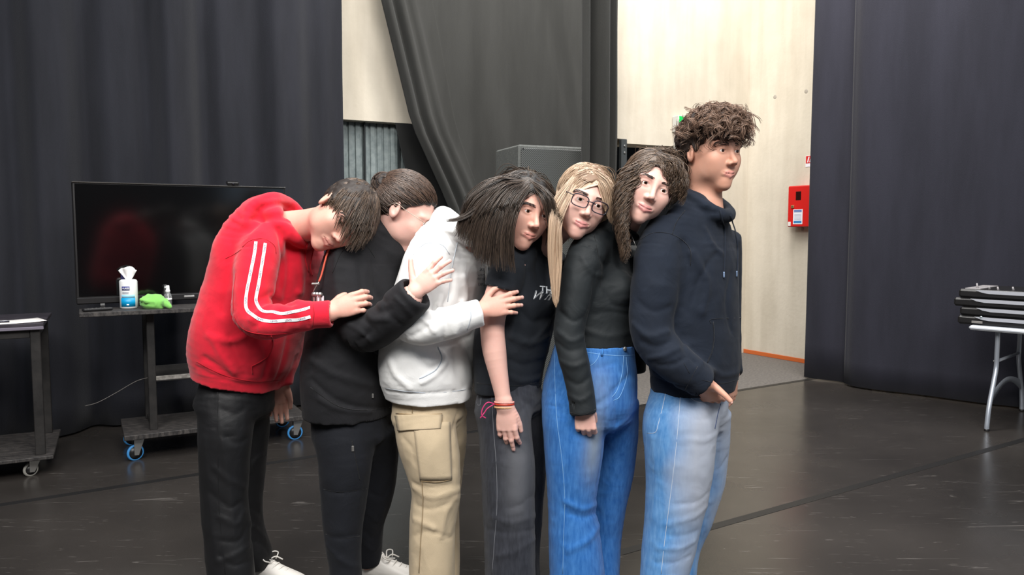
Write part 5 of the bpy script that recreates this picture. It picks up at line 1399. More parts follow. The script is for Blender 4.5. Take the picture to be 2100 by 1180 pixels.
def glasses(p, mat, rimr, w, hgt, dropz=0.0, lens=None):
    h = p.head; g = None; mb = MB()
    for sg in (-1, 1):
        ring = []
        for t in np.linspace(0, 2 * math.pi, 28, endpoint=False):
            c, s_ = math.cos(t), math.sin(t); x = math.copysign(abs(c) ** .6, c) * w; z = math.copysign(abs(s_) ** .6, s_) * hgt
            ring.append(h.w(V(.034 * sg + x, .1075 - .0035 * abs(x + .034 * sg) / .03 * .8 - .10 * max(abs(.034 * sg + x) - .035, 0), z - .001 + dropz)))
        mb.tube(np.array(ring), rimr * h.sc, 6, closed=True)
        e = V(.034 * sg + sg * w, .101, .008 + dropz); mb.tube(catmull([h.w(e), h.w(V(.073 * sg, .088, .010 + dropz)), h.w(V(.081 * sg, .03, .012)), h.w(V(.083 * sg, -.01, .014)), h.w(V(.082 * sg, -.03, -.008))], 4), rimr * .9 * h.sc, 6)
    mb.tube(catmull([h.w(V(-.014, .109, .004 + dropz)), h.w(V(0, .113, .006 + dropz)), h.w(V(.014, .109, .004 + dropz))], 3), rimr * h.sc, 6)
    fr = mb.build('glasses', mat, p.root); 
    for sg in (-1, 1):
        v = [h.w(V(.034 * sg + math.copysign(abs(math.cos(t)) ** .6, math.cos(t)) * w * .97, .1065 - .10 * max(abs(.034 * sg + math.cos(t) * w) - .035, 0), math.copysign(abs(math.sin(t)) ** .6, math.sin(t)) * hgt * .97 - .001 + dropz)) for t in np.linspace(0, 2 * math.pi, 24, endpoint=False)]
        mb = MB(); mb.add(v + [x - h.R[:, 1] * .001 for x in v], [list(range(24)), [24 + i for i in range(24)][::-1]] + [[i, (i + 1) % 24, 24 + (i + 1) % 24, 24 + i] for i in range(24)]); mb.build('lens', M_LENS, fr)
n = Nodes('spectacle_lens'); setp(n.p, Base_Color=(.96, .97, .98, 1), Roughness=.02, Transmission_Weight=1.0, IOR=1.02, Specular_IOR_Level=.3); M_LENS = n.m
glasses(p, plain('thin_metal_rim', lin(176, 160, 148), .3, .7), .0011, .024, .020)
# lanyard with keys hanging at the jacket's side
ly = bpy.data.objects.new('lanyard', None); COL.objects.link(ly); ly.location = tuple(p.P(652, 600, -.20)); ly.parent = p.root; ly.matrix_parent_inverse = parent_inv(p.root); ly['label'] = 'orange lanyard with metal clip and keys'
a = p.P(672, 518, -.17); b = p.P(660, 562, -.19); c = p.P(654, 578, -.20)
mb = MB(); mb.tube(catmull([p.P(690, 480, -.13), a, b, c], 5), .0035, 6); mb.build('strap', plain('orange_strap', lin(196, 84, 62), .7), ly)
mb = MB(); mb.box(c + V(-.012, 0, -.008), (.028, .008, .008), None, .002); mb.tube(catmull([c, c + V(-.012, 0, -.02), c + V(-.02, 0, -.035)], 4), .002, 6); mb.build('clip', M_ZINC, ly)
for k in range(3):
    d_ = V(-.018 + .012 * k, -.004 * k, -.035); mb = MB(); mb.lathe(c + d_ + V(0, 0, -.01), [(.009, -.0012), (.009, .0012)], 12, frame_to(V(.2 * k, -1, 0))); mb.box(c + d_ + V(0, 0, -.032), (.007, .0022, .03), rotz(.3 * k)); mb.build('key', M_ZINC, ly)
mb = MB(); mb.box(c + V(.006, -.004, -.062), (.022, .004, .026), rotz(.2), .001); mb.build('tag', plain('white_tag', lin(220, 218, 226), .5), ly)
# ---------------------------------------------------------------- person: white hoodie
p = C = Person('person in a white hoodie and beige cargo trousers with long dark hair', 885, 35, SK1, LP1)
FK[0] = 1.0
M_WHC = cloth('white_fleece', lin(232, 232, 231), 1.06, .9, .2, .2)
T3 = [(880, 826, 86, .172), (880, 800, 88, .178), (878, 765, 95, .205), (880, 720, 95, .22), (890, 660, 92, .215), (905, 600, 90, .21), (918, 545, 86, .205), (925, 500, 70, .185), (938, 468, 46, .12)]
F = Field(); F.u(p.torso(T3), 0); F.cut(p.P(880, 814), (-.05, 0, -1)); F.s(p.torso([(880, 812, 77, .155), (880, 860, 77, .155)]), .006)
slC = [(895, 512, -.08, 44), (872, 550, -.14, 44), (852, 610, -.18, 42), (838, 660, -.20, 38), (868, 672, -.22, 36), (915, 664, -.235, 33), (950, 653, -.235, 31), (958, 650, -.235, 30), (984, 642, -.23, 29)]
F.u(p.limb(slC), .022)
F.u(p.limb([(975, 520, .12, 38), (990, 590, .17, 38), (1000, 650, .18, 34), (1010, 720, .17, 28)]), .03)
hc = p.P(942, 470, .0); hn = nrm(V(.55, -.05, .83)); hb = nrm(V(-.83, 0, .55)); ring = []
for t in np.linspace(0, 2 * math.pi, 15):
    k = .5 + .5 * math.cos(t); ring.append((*(hc + V(0, 1, 0) * math.sin(t) * .095 + hb * math.cos(t) * .075), .028 + .014 * k))
F.u(Limb(ring), .02); F.u(Ell(p.P(908, 462, .0), (.06, .11, .035), np.stack([nrm(V(.75, 0, .65)), V(0, 1, 0), nrm(V(-.65, 0, .75))], 1)), .03)
F.s(Limb([(*(hc - hn * .02), .05), (*(hc + hn * .12), .068)]), .015)
p.hollow(F, [(974, 646, -.232, 21), (1005, 636, -.226, 22)])
for pts, w, am in (([(880, 465), (905, 452), (940, 462)], .008, -.009), ([(872, 478), (905, 470), (940, 478)], .009, .006), ([(838, 520), (855, 510), (880, 505)], .009, -.006), ([(845, 560), (860, 600), (858, 640)], .012, -.007), ([(890, 560), (905, 600), (900, 640)], .013, .008), ([(880, 600), (893, 630), (880, 650)], .010, -.009),
                   ([(930, 560), (925, 600), (905, 632)], .014, -.008), ([(950, 570), (955, 610), (940, 636)], .014, .008), ([(840, 668), (865, 655), (892, 645), (930, 632)], .008, -.012), ([(842, 690), (862, 680), (880, 668)], .009, -.007), ([(850, 650), (875, 660), (890, 680)], .009, .007), ([(905, 640), (915, 665), (908, 695)], .010, -.006), ([(935, 636), (942, 660), (935, 684)], .010, .005),
                   ([(820, 698), (860, 712), (920, 706), (965, 690)], .010, -.009), ([(900, 720), (915, 740), (890, 770), (865, 785)], .010, .008), ([(860, 735), (880, 755), (905, 745)], .012, -.007), ([(930, 720), (935, 760), (950, 795)], .014, -.007), ([(800, 740), (812, 770), (840, 795)], .012, .006), ([(950, 715), (962, 750), (966, 790)], .012, .006), ([(792, 802), (850, 808), (965, 800)], .007, -.004)):
    F.fold(pts, w, am)
F.noise = [((8, 8, 11), .0022, 13.0), ((22, 22, 26), .0010, 13.0)]
top = build_field(F, 'hoodie', M_WHC, p.root, .0058); FC_ = F
M_WHS = cloth('white_seam', lin(178, 186, 196), 1.05, .9)
for pts in ([(790, 797), (840, 804), (900, 806), (968, 798)], [(848, 522), (872, 500), (905, 502), (922, 522)], [(961, 622), (966, 648), (958, 678)], [(938, 498), (925, 560), (918, 620)]): seam(F, pts, .0014, 'seam', M_WHS, top)
seam(F, [(898, 712), (906, 735), (895, 758), (872, 772), (860, 777)], .0026, 'pocket_edge', M_WHS, top)
for q, tx, hh in (((983, 556), 'SKIL', 7), ((980, 567), 'A MYT', 5), ((978, 574), 'ANYYOU', 5), ((980, 586), 'EXPLO', 6)): tag(surface_text(F, tx, q[0], q[1], hh, 'printed_words', plain('dark_print', lin(40, 48, 66), .8), top, -4, .0, 0, .62), kind='stuff')
seam(F, [(995, 545), (995, 565), (996, 590)], .003, 'drawstring', M_WHC, top, lift=.003); seam(F, [(1002, 545), (1003, 560), (1001, 580)], .003, 'drawstring', M_WHC, top, lift=.003)
FK[0] = .7
M_CARG = cloth('beige_twill', lin(188, 170, 142), 1.14, .85, .1, .3, .2, 9)
F = Field(); F.u(p.torso([(880, 770, 66, .135), (880, 815, 72, .145), (880, 850, 73, .155)]), 0)
F.u(p.leg([(872, 836, -.02, 44), (869, 868, -.055, 58), (877, 905, -.075, 62), (889, 960, -.085, 56), (895, 1010, -.09, 50), (888, 1070, -.095, 48), (886, 1150, -.10, 47)], (886, -.10, 47, .06)), .03)
F.u(p.leg([(908, 858, .05, 46), (912, 905, .08, 45), (908, 970, .10, 42), (905, 1040, .11, 38), (905, 1120, .115, 38)], (905, .075, 38, .05)), .03)
for pts, w, am in (([(835, 985), (880, 1000), (945, 990)], .010, -.005), ([(850, 1000), (885, 1020), (940, 1005)], .013, .007), ([(842, 1030), (880, 1045), (930, 1030)], .013, -.006), ([(840, 1060), (870, 1075), (890, 1085)], .012, .007), ([(945, 1010), (915, 1050), (905, 1100)], .014, .006), ([(850, 1100), (880, 1090), (925, 1105)], .013, -.005), ([(828, 900), (845, 920), (850, 950)], .010, -.005), ([(900, 900), (880, 935), (870, 975)], .014, .004), ([(938, 850), (925, 900), (930, 960)], .014, -.006)):
    F.fold(pts, w, am)
F.noise = [((7, 7, 6), .0024, 17.0), ((24, 24, 16), .0011, 17.0)]
tr = build_field(F, 'cargo_trousers', M_CARG, p.root, .0062)
M_CSEAM = cloth('beige_seam', lin(150, 128, 96), 1.1, .85)
patch(F, [(848, 870), (922, 866), (926, 984), (862, 986)], 'cargo_pocket', M_CARG, tr, .004); patch(F, [(812, 852), (906, 850), (902, 880), (818, 884)], 'pocket_flap', M_CARG, tr, .007)
for pts in ([(813, 848), (860, 851), (906, 849)], [(818, 880), (830, 884), (870, 881), (895, 880), (905, 868), (906, 850)], [(866, 985), (868, 1040), (864, 1100), (860, 1175)], [(845, 822), (846, 848)], [(862, 986), (895, 989), (926, 984)]): seam(F, pts, .0013, 'seam', M_CSEAM, tr, lift=.003)
shoe(p, 888, p.Y - .10, -1.0, M_SHW, M_SOLE, M_SHW, .10); shoe(p, 905, p.Y + .07, -1.2, M_SHW, M_SOLE, M_SHW, .10)
p.set_head(p.P(1070, 430, -.10), V(.30, -.05, .95), V(.42, -.80, -.30), 1.12, True, p.P(955, 478, -.02))
p.hand(p.P(986, 638, -.228), V(.95, .06, .25), V(-.15, -.97, .16), True, Limb([(*p.P(955, 650, -.235), .028), (*p.P(986, 639, -.228), .0245)]), .94, curl=((14, 26, 14), (12, 26, 14), (14, 26, 14), (18, 28, 16)), spread=(8, 2, -5, -13), thumb=(48, 8), thumb_bend=(16, 20))
p.core([p.torso(p.scaled_core(T3[1:-1], .78))], [p.leg([(868, 850, -.06, 42), (895, 1010, -.09, 32), (886, 1150, -.10, 25)], (886, -.10, 22, .08)), p.leg([(912, 850, .06, 38), (908, 1000, .10, 28), (905, 1120, .115, 22)], (905, .12, 20, .08))], [p.limb([(a, b, c, r * .6) for a, b, c, r in slC]), Limb([(*p.P(935, 515, 0), .08), (*p.neckbase, .052)])])
p.finish()
HB3 = hair_mat('hair_black_brown', lin(26, 21, 19), lin(88, 74, 64), .34, .5); HD3 = plain('hair_under_black', lin(22, 18, 17), .6)
rng = np.random.RandomState(3); h = p.head; p.brows(HD3, rng)
CF, _ = p.cap(.008, HD3)
def gd(rows, Y): return [at(a, b, Y + (c[0] if c else 0)) for a, b, *c in rows]
Ys = [2.68, 2.655, 2.63, 2.615, 2.61, 2.61, 2.61, 2.61]
def G_(rows, ys=None, dy=0): return [at(a, b, (ys or Ys)[i] + dy) for i, (a, b) in enumerate(rows)]
left = [[(1080, 349), (1040, 357), (1000, 379), (966, 402), (950, 430), (938, 460), (928, 482)], [(1083, 350), (1045, 362), (1005, 392), (975, 425), (958, 465), (950, 500)], [(1086, 351), (1050, 368), (1015, 405), (992, 445), (980, 490), (975, 532)], [(1090, 352), (1058, 374), (1028, 415), (1010, 460), (1002, 505), (997, 548)], [(1094, 354), (1066, 380), (1040, 422), (1026, 470), (1022, 515), (1025, 558)], [(1100, 360), (1080, 385), (1062, 420), (1051, 465), (1052, 515), (1058, 563)]]
right_ = [[(1088, 349), (1115, 368), (1130, 403), (1137, 445), (1135, 485), (1126, 512)], [(1094, 352), (1114, 378), (1127, 412), (1133, 450), (1131, 488), (1122, 510)], [(1099, 360), (1112, 390), (1121, 425), (1127, 460), (1124, 495)]]
pf = pusher([scalp_shell(h, .005), h, FC_], .003); SN = scalp_shell(h, .004)
S = [guided([G_(g) for g in left], 2100, 18, rng, .006, lenj=.34, push=pf, snap=SN, clump=40), guided([G_(g, [2.74, 2.75, 2.76, 2.76, 2.75, 2.74, 2.73]) for g in left], 700, 18, rng, .012, lenj=.2, push=pf, snap=SN),
     guided([G_(g, [2.66, 2.65, 2.655, 2.66, 2.665, 2.67]) for g in right_], 500, 18, rng, .006, lenj=.15, push=pf, snap=SN), guided([G_(g, [2.72, 2.74, 2.76, 2.77, 2.77, 2.77]) for g in right_], 400, 18, rng, .012, lenj=.2, push=pf, snap=SN),
     guided([[at(1083, 350, 2.70), at(1060, 345, 2.76), at(1030, 362, 2.84), at(1000, 400, 2.88), at(985, 450, 2.9), at(975, 505, 2.9)], [at(1095, 352, 2.72), at(1100, 350, 2.8), at(1110, 375, 2.86), at(1115, 430, 2.88), at(1110, 500, 2.88)]], 500, 18, rng, .015, push=pf, snap=SN),
     guided([[at(1010, 400, 2.63), at(975, 425, 2.61), at(945, 445, 2.60), at(915, 451, 2.60)], [at(1005, 410, 2.63), at(970, 438, 2.61), at(945, 452, 2.60), at(914, 455, 2.60)]], 60, 18, rng, .003)]
S.append(regrid(parted(h, 1500, rng, 0, (.08, .14)), 18)); strand_mesh(np.concatenate(S), .0013, 'hair', HB3, p.root, 4)

# ---------------------------------------------------------------- person: black T-shirt, blonde
p = D = Person('blonde person with dark glasses in a black T-shirt and washed black jeans', 1045, 35, SK2, LP2)
FK[0] = 1.0
M_TEE = cloth('black_jersey', lin(25, 29, 35), 1.2, .85, .03, .12)
T4 = [(1044, 808, 69, .165), (1044, 780, 70, .168), (1048, 720, 77, .17), (1060, 655, 80, .172), (1072, 600, 77, .172), (1080, 550, 70, .17), (1090, 512, 56, .15), (1108, 488, 36, .09)]
F = Field(); F.u(p.torso(T4), 0); F.cut(p.P(1044, 797), (-.03, 0, -1)); F.s(p.torso([(1044, 796, 64, .152), (1044, 840, 64, .15)]), .006)
F.u(Ell(p.P(1105, 612, -.06), (.055, .06, .05)), .05)
F.u(p.limb([(1066, 525, -.06, 40), (1048, 545, -.11, 39), (1035, 575, -.135, 37), (1030, 592, -.14, 37)], cap=.15), .02)
p.hollow(F, [(1033, 580, -.137, 33), (1027, 615, -.145, 34)])
F.u(p.limb([(1125, 530, .10, 34), (1130, 570, .14, 33), (1128, 600, .15, 32)], cap=.15), .02)
for pts, w, am in (([(1080, 540), (1078, 580), (1070, 605)], .010, -.008), ([(1070, 640), (1095, 660), (1130, 650)], .014, -.006), ([(1050, 690), (1085, 705), (1125, 690)], .016, .006), ([(1045, 740), (1075, 750), (1112, 740)], .014, -.006), ([(1040, 770), (1070, 782), (1105, 775)], .012, .005), ([(1105, 520), (1100, 555), (1112, 590)], .011, -.007), ([(1050, 600), (1058, 640), (1048, 690)], .013, .006), ([(1135, 640), (1120, 670), (1095, 700)], .012, .005)):
    F.fold(pts, w, am)
F.noise = [((9, 9, 11), .0016, 21.0), ((22, 22, 26), .0009, 21.0)]
top = build_field(F, 'tshirt', M_TEE, p.root, .0058); FD_ = F
tag(surface_text(F, 'TH', 1107, 601, 15, 'printed_letters', plain('white_print', lin(222, 228, 234), .7), top, -5, .012, -.12, .92), kind='stuff')
n = Nodes('silver_glitter'); tc = n.n('ShaderNodeTexCoord'); vo = n.n('ShaderNodeTexVoronoi', i_Scale=700.0); n.l(tc, 'Object', vo, 'Vector'); cr = n.n('ShaderNodeValToRGB'); cr.color_ramp.elements[0].color = lin(90, 95, 102); cr.color_ramp.elements[1].color = lin(235, 235, 235); n.l(vo, 'Color', cr, 'Fac'); n.l(cr, 'Color', n.p, 'Base Color'); setp(n.p, Metallic=.6, Roughness=.35)
tag(surface_text(F, 'Wh', 1087, 613, 18, 'glitter_letters', n.m, top, -4, .02, .55, 1.05), kind='stuff')
seam(F, [(1004, 584), (1022, 590), (1045, 597), (1064, 602)], .0013, 'sleeve_hem', M_BSEAM, top); seam(F, [(978, 786), (1010, 790), (1060, 792), (1108, 784)], .0013, 'hem', M_BSEAM, top)
FK[0] = .6
M_BJEAN = denim('washed_black_denim', lin(34, 36, 43), lin(56, 58, 66), lin(96, 97, 102))
F = Field(); F.u(p.torso([(1046, 750, 60, .140), (1046, 800, 64, .148), (1046, 835, 67, .160)]), 0)
F.u(p.leg([(1036, 800, -.03, 46), (1032, 845, -.065, 55), (1037, 900, -.08, 54), (1041, 960, -.085, 56), (1043, 1030, -.09, 54), (1045, 1100, -.095, 53), (1046, 1170, -.10, 53)], (1047, -.10, 54, .03)), .03)
F.u(p.leg([(1068, 820, .06, 46), (1078, 890, .08, 42), (1077, 970, .10, 42), (1073, 1050, .11, 40), (1068, 1130, .115, 40)], (1067, .075, 42, .03)), .03)
for pts, w, am in (([(1010, 1060), (1050, 1072), (1096, 1058)], .014, .006), ([(1000, 1085), (1045, 1095), (1095, 1085)], .014, -.006), ([(1085, 830), (1060, 850), (1040, 870)], .012, -.006), ([(1098, 1010), (1070, 1035), (1040, 1045)], .013, -.005), ([(1095, 1105), (1060, 1130), (1020, 1140)], .014, .005), ([(1060, 810), (1075, 825), (1088, 830)], .009, -.006)):
    F.fold(pts, w, am)
F.noise = [((7, 7, 6), .0022, 23.0), ((22, 22, 26), .0010, 23.0)]
fc = F.surf([1065, 1062], [905, 1000], False)
def fade4(v): return np.clip(sum(.8 * np.exp(-(((v - c) / np.array([.05, .05, .13])) ** 2).sum(1)) for c in fc), 0, 1)
tr = build_field(F, 'jeans', M_BJEAN, p.root, .0062, ('fade', fade4))
M_GST = plain('grey_stitch', lin(120, 122, 128), .8)
seam(F, [(1008, 800), (1012, 880), (1018, 960), (1019, 1040), (1014, 1110), (1009, 1178)], .0010, 'side_seam', M_GST, tr)
seam(F, [(983, 800), (978, 826), (985, 830), (988, 800)], .0009, 'pocket_stitch', M_GST, tr)
shoe(p, 1048, p.Y - .10, -1.0, M_SHB, M_SOLE, M_SHW, .10); shoe(p, 1066, p.Y + .07, -1.2, M_SHB, M_SOLE, M_SHW, .10)
p.set_head(p.P(1193, 413, -.09), V(.34, -.05, .93), V(.10, -.93, -.28), 1.11, True, p.P(1118, 498, -.02), nr=(.052, .047))
armD = Limb([(*p.P(1052, 545, -.11), .058), (*p.P(1030, 590, -.14), .053), (*p.P(1013, 640, -.15), .047), (*p.P(1010, 680, -.155), .043), (*p.P(1014, 720, -.165), .042), (*p.P(1022, 765, -.175), .034), (*p.P(1031, 812, -.185), .0275), (*p.P(1034, 832, -.19), .0265)], 3)
HF, tips = p.hand(p.P(1035, 832, -.19), V(.10, -.02, -.99), V(-.25, -.96, 0), True, armD, .97, .0023, curl=((16, 22, 12), (9, 12, 8), (14, 20, 12), (18, 34, 18)), spread=(5, 1, -3, -6), thumb=(24, 12), thumb_bend=(10, 10))
p.core([p.torso(p.scaled_core(T4[1:-1], .78))], [p.leg([(1030, 840, -.06, 40), (1043, 1030, -.09, 32), (1046, 1150, -.10, 24)], (1047, -.10, 22, .08)), p.leg([(1070, 840, .06, 36), (1075, 1030, .10, 28), (1068, 1130, .115, 22)], (1067, .12, 20, .08))], [Limb([(*p.P(1068, 550, -.05), .05), (*p.P(1050, 560, -.11), .045)]), Limb([(*p.P(1085, 545, 0), .045), (*p.neckbase, .040)])])
p.finish()
# bracelets round the wrist
for k, (py, mat, rr, nm) in enumerate(((825, plain('pink_bead', lin(226, 150, 140), .4), .0028, 'pink_bracelet'), (829, plain('red_band', lin(176, 52, 30), .35), .0034, 'red_bracelet'), (835, plain('straw_bead', lin(204, 160, 112), .5), .0034, 'straw_bracelet'))):
    c = p.P(1034, py, -.188); ax = nrm(V(.08, 0, -.99)); e_ = nrm(np.cross(ax, V(0, 1, 0))); g_ = np.cross(ax, e_); mb = MB()
    ringp = [c + e_ * math.cos(t) * .0335 + g_ * math.sin(t) * .0285 + ax * .004 * math.cos(t + .6) for t in np.linspace(0, 2 * math.pi, 40, endpoint=False)]
    if k == 1: mb.tube(np.array(ringp), rr, 6, closed=True)
    else:
        for q in ringp: mb.lathe(q, [(.0006, -rr), (rr * .8, -rr * .6), (rr, 0), (rr * .8, rr * .6), (.0006, rr)], 6)
    tag(mb.build(nm, mat, p.root), kind='stuff')
c = p.P(1014, 829, -.20); mb = MB(); mb.tube(catmull([c, p.P(1000, 826, -.21), p.P(990, 838, -.21), p.P(988, 852, -.21), p.P(996, 858, -.205)], 6), .0022, 6); mb.tube(catmull([c, p.P(1000, 838, -.205), p.P(994, 846, -.205), p.P(985, 858, -.21)], 6), .0022, 6); mb.build('bracelet_cord', plain('magenta_cord', lin(196, 52, 110), .6), p.root)
HB4 = hair_mat('hair_blonde', lin(136, 108, 86), lin(210, 186, 160), .34, .5); HD4 = plain('hair_under_blonde', lin(124, 98, 78), .6)
rng = np.random.RandomState(4); h = p.head; p.brows(HD2, rng); CF, _ = p.cap(.007, HD4)
left = [[(1203, 338), (1170, 345), (1145, 372), (1132, 410), (1128, 460), (1125, 520), (1129, 570), (1134, 618)], [(1207, 345), (1175, 356), (1152, 385), (1140, 425), (1135, 475), (1132, 530), (1134, 580), (1137, 625)], [(1212, 360), (1185, 372), (1160, 400), (1147, 435), (1142, 485), (1141, 535), (1141, 585), (1140, 632)], [(1216, 385), (1192, 393), (1166, 412), (1152, 440), (1147, 480), (1150, 525), (1149, 575), (1145, 620)]]
right_ = [[(1206, 338), (1232, 347), (1250, 370), (1258, 400), (1260, 430), (1255, 462)], [(1210, 348), (1232, 366), (1244, 395), (1250, 430), (1250, 455)], [(1217, 380), (1230, 400), (1240, 425), (1246, 442)]]
Y4 = [2.72, 2.70, 2.68, 2.66, 2.64, 2.63, 2.62, 2.62]; Y4b = [2.72, 2.70, 2.69, 2.69, 2.70, 2.71]; pf = pusher([scalp_shell(h, .005), h], .003); SN = scalp_shell(h, .004)
S = [guided([G_(g, Y4) for g in left], 1300, 20, rng, .0026, lenj=.12, push=pf, snap=SN, clump=40), guided([G_(g, [2.76, 2.78, 2.78, 2.77, 2.74, 2.70, 2.66, 2.64]) for g in left], 400, 20, rng, .004, lenj=.14, push=pf, snap=SN),
     guided([G_(g, Y4b) for g in right_], 420, 20, rng, .005, lenj=.12, push=pf, snap=SN), guided([[at(1203, 338, 2.76), at(1185, 335, 2.84), at(1165, 365, 2.92), at(1150, 420, 2.95), at(1140, 500, 2.97)], [at(1207, 338, 2.76), at(1215, 335, 2.86), at(1225, 365, 2.92), at(1230, 420, 2.95), at(1220, 490, 2.97)], [at(1208, 338, 2.74), at(1240, 350, 2.80), at(1255, 380, 2.84), at(1262, 420, 2.86), at(1255, 470, 2.87)]], 600, 20, rng, .012, push=pf, snap=SN)]
S.append(regrid(parted(h, 1700, rng, 0, (.07, .13)), 20)); strand_mesh(np.concatenate(S), .0012, 'hair', HB4, p.root, 5)
glasses(p, plain('dark_spectacle_frame', lin(38, 34, 46), .3), .0019, .026, .0185)

# ---------------------------------------------------------------- person: black long-sleeved top, wavy hair
p = E = Person('person with wavy brown hair in a black long-sleeved top and blue jeans', 1215, 38, SK2, LP2)
FK[0] = .8
M_LS = cloth('black_stretch_jersey', lin(23, 28, 31), 1.2, .7, .03, .1, .35)
T5 = [(1228, 722, 76, .15), (1228, 700, 76, .152), (1229, 655, 74, .15), (1236, 610, 74, .158), (1241, 560, 66, .165), (1245, 520, 56, .16), (1253, 494, 52, .135), (1272, 474, 40, .10)]
F = Field(); F.u(p.torso(T5), 0); F.cut(p.P(1228, 706), (-.04, 0, -1)); F.s(p.torso([(1228, 705, 71, .142), (1228, 750, 71, .14)]), .006)
F.u(Ell(p.P(1268, 592, -.06), (.058, .062, .055)), .05); F.u(Ell(p.P(1288, 590, .06), (.05, .06, .052)), .05)
slE = [(1218, 502, -.06, 36), (1203, 525, -.11, 39), (1186, 580, -.14, 36), (1174, 640, -.155, 33), (1167, 685, -.165, 31), (1176, 735, -.18, 30), (1188, 790, -.19, 28), (1196, 846, -.20, 27)]
F.u(p.limb(slE), .018)
F.u(p.limb([(1290, 520, .09, 32), (1302, 590, .14, 31), (1300, 670, .15, 28), (1300, 760, .15, 24)]), .025)
ring = []
cc = p.P(1278, 474, -.01); cn = nrm(V(.45, 0, .9)); cb = nrm(V(.9, 0, -.45))
for t in np.linspace(0, 2 * math.pi, 13): ring.append((*(cc + cb * math.cos(t) * .055 + V(0, 1, 0) * math.sin(t) * .062), .012))
F.u(Limb(ring), .03); p.hollow(F, [(1192, 820, -.196, 23), (1202, 880, -.205, 24)])
for pts, w, am in (([(1225, 520), (1240, 545), (1250, 540)], .008, -.008), ([(1195, 530), (1215, 560), (1235, 565)], .011, .005), ([(1222, 560), (1212, 620), (1200, 660)], .011, -.009), ([(1150, 640), (1175, 660), (1198, 650)], .010, -.006), ([(1145, 680), (1170, 700), (1195, 690)], .010, .006), ([(1140, 700), (1165, 720), (1192, 715)], .009, -.007), ([(1150, 740), (1175, 752), (1200, 742)], .010, .005), ([(1158, 775), (1185, 790), (1208, 775)], .009, -.006), ([(1165, 810), (1190, 822), (1212, 808)], .009, .004),
                   ([(1205, 650), (1250, 640), (1298, 648)], .012, -.005), ([(1205, 680), (1250, 690), (1300, 680)], .012, .004), ([(1240, 600), (1255, 625), (1285, 632)], .010, -.005)):
    F.fold(pts, w, am)
F.noise = [((9, 9, 11), .0016, 31.0), ((22, 22, 26), .0009, 31.0)]
top = build_field(F, 'long_sleeved_top', M_LS, p.root, .0056); FE_ = F
seam(F, [(1218, 480), (1226, 520), (1234, 560), (1230, 590)], .0010, 'seam', M_BSEAM, top); seam(F, [(1170, 846), (1195, 852), (1221, 840)], .0010, 'cuff_hem', M_BSEAM, top)
FK[0] = .7
M_JEAN = denim('blue_denim', lin(32, 94, 166), lin(66, 126, 194), lin(142, 152, 162))
F = Field(); F.u(p.torso([(1222, 690, 78, .150), (1220, 712, 82, .152), (1214, 770, 94, .17), (1208, 815, 98, .175), (1206, 850, 90, .17)]), 0); F.cut(p.P(1220, 703), (.04, 0, 1))
F.u(p.leg([(1190, 790, -.03, 48), (1178, 840, -.065, 64), (1177, 905, -.08, 62), (1175, 970, -.085, 56), (1173, 1035, -.09, 50), (1178, 1100, -.095, 54), (1183, 1175, -.10, 58)], (1186, -.10, 62, .02)), .03)
F.u(p.leg([(1256, 830, .05, 54), (1262, 900, .08, 46), (1257, 970, .10, 42), (1246, 1040, .105, 38), (1236, 1110, .11, 38)], (1226, .075, 44, .02)), .03)
for pts, w, am in (([(1240, 830), (1260, 800), (1290, 770)], .010, -.006), ([(1245, 815), (1225, 830), (1200, 835)], .010, -.006), ([(1225, 1050), (1200, 1062), (1170, 1055)], .010, -.008), ([(1222, 1035), (1195, 1045), (1160, 1030)], .012, .007), ([(1228, 1080), (1205, 1110), (1165, 1130)], .014, .005), ([(1200, 745), (1225, 755), (1260, 745)], .011, -.004), ([(1240, 790), (1260, 820), (1265, 870)], .012, -.006), ([(1285, 860), (1260, 880), (1250, 910)], .012, .005), ([(1243, 840), (1236, 920), (1224, 1000)], .010, -.008)):
    F.fold(pts, w, am)
F.noise = [((7, 7, 6), .0016, 37.0), ((22, 22, 26), .0009, 37.0)]
fc = F.surf([1222, 1214, 1228], [890, 950, 800], False)
def fade5(v): return np.clip(sum(a * np.exp(-(((v - c) / np.array(w)) ** 2).sum(1)) for c, a, w in ((fc[0], .75, [.035, .05, .08]), (fc[1], .55, [.04, .05, .08]), (fc[2], .35, [.05, .05, .10]))), 0, 1)
tr = build_field(F, 'jeans', M_JEAN, p.root, .006, ('fade', fade5))
M_BST = plain('pale_blue_stitch', lin(120, 168, 214), .8); M_DST = plain('dark_blue_fold', lin(18, 52, 110), .85)
for pts in ([(1137, 700), (1138, 780), (1142, 860), (1152, 940), (1158, 1020), (1156, 1100), (1154, 1178)], [(1198, 722), (1240, 728), (1280, 730), (1306, 728)], [(1196, 702), (1250, 706), (1306, 708)], [(1200, 752), (1215, 748), (1226, 735), (1229, 724)], [(1279, 730), (1276, 765), (1266, 800), (1255, 815)], [(1284, 732), (1286, 770), (1272, 812), (1258, 822)], [(1110, 732), (1108, 760), (1110, 790)]): seam(F, pts, .0010, 'stitching', M_BST, tr)
for a_, b_ in (((1236, 704), (1234, 730)), ((1305, 706), (1304, 728)), ((1130, 690), (1128, 716))): seam(F, [a_, b_], .0045, 'belt_loop', M_JEAN, tr, lift=.002)
q = F.surf([1281], [716])[0]; mb = MB(); mb.lathe(q - V(0, .002, 0), [(.008, 0), (.008, .003), (.004, .005)], 12, frame_to(V(.4, -1, 0))); mb.build('button', M_ZINC, tr)
shoe(p, 1188, p.Y - .10, -1.0, M_SHW, M_SOLE, M_SHW, .10); shoe(p, 1224, p.Y + .07, -1.2, M_SHW, M_SOLE, M_SHW, .10)
p.set_head(p.P(1327, 383, -.10), V(.40, -.05, .90), V(-.02, -.94, -.30), 1.12, True, p.P(1278, 478, -.01), nr=(.046, .046))
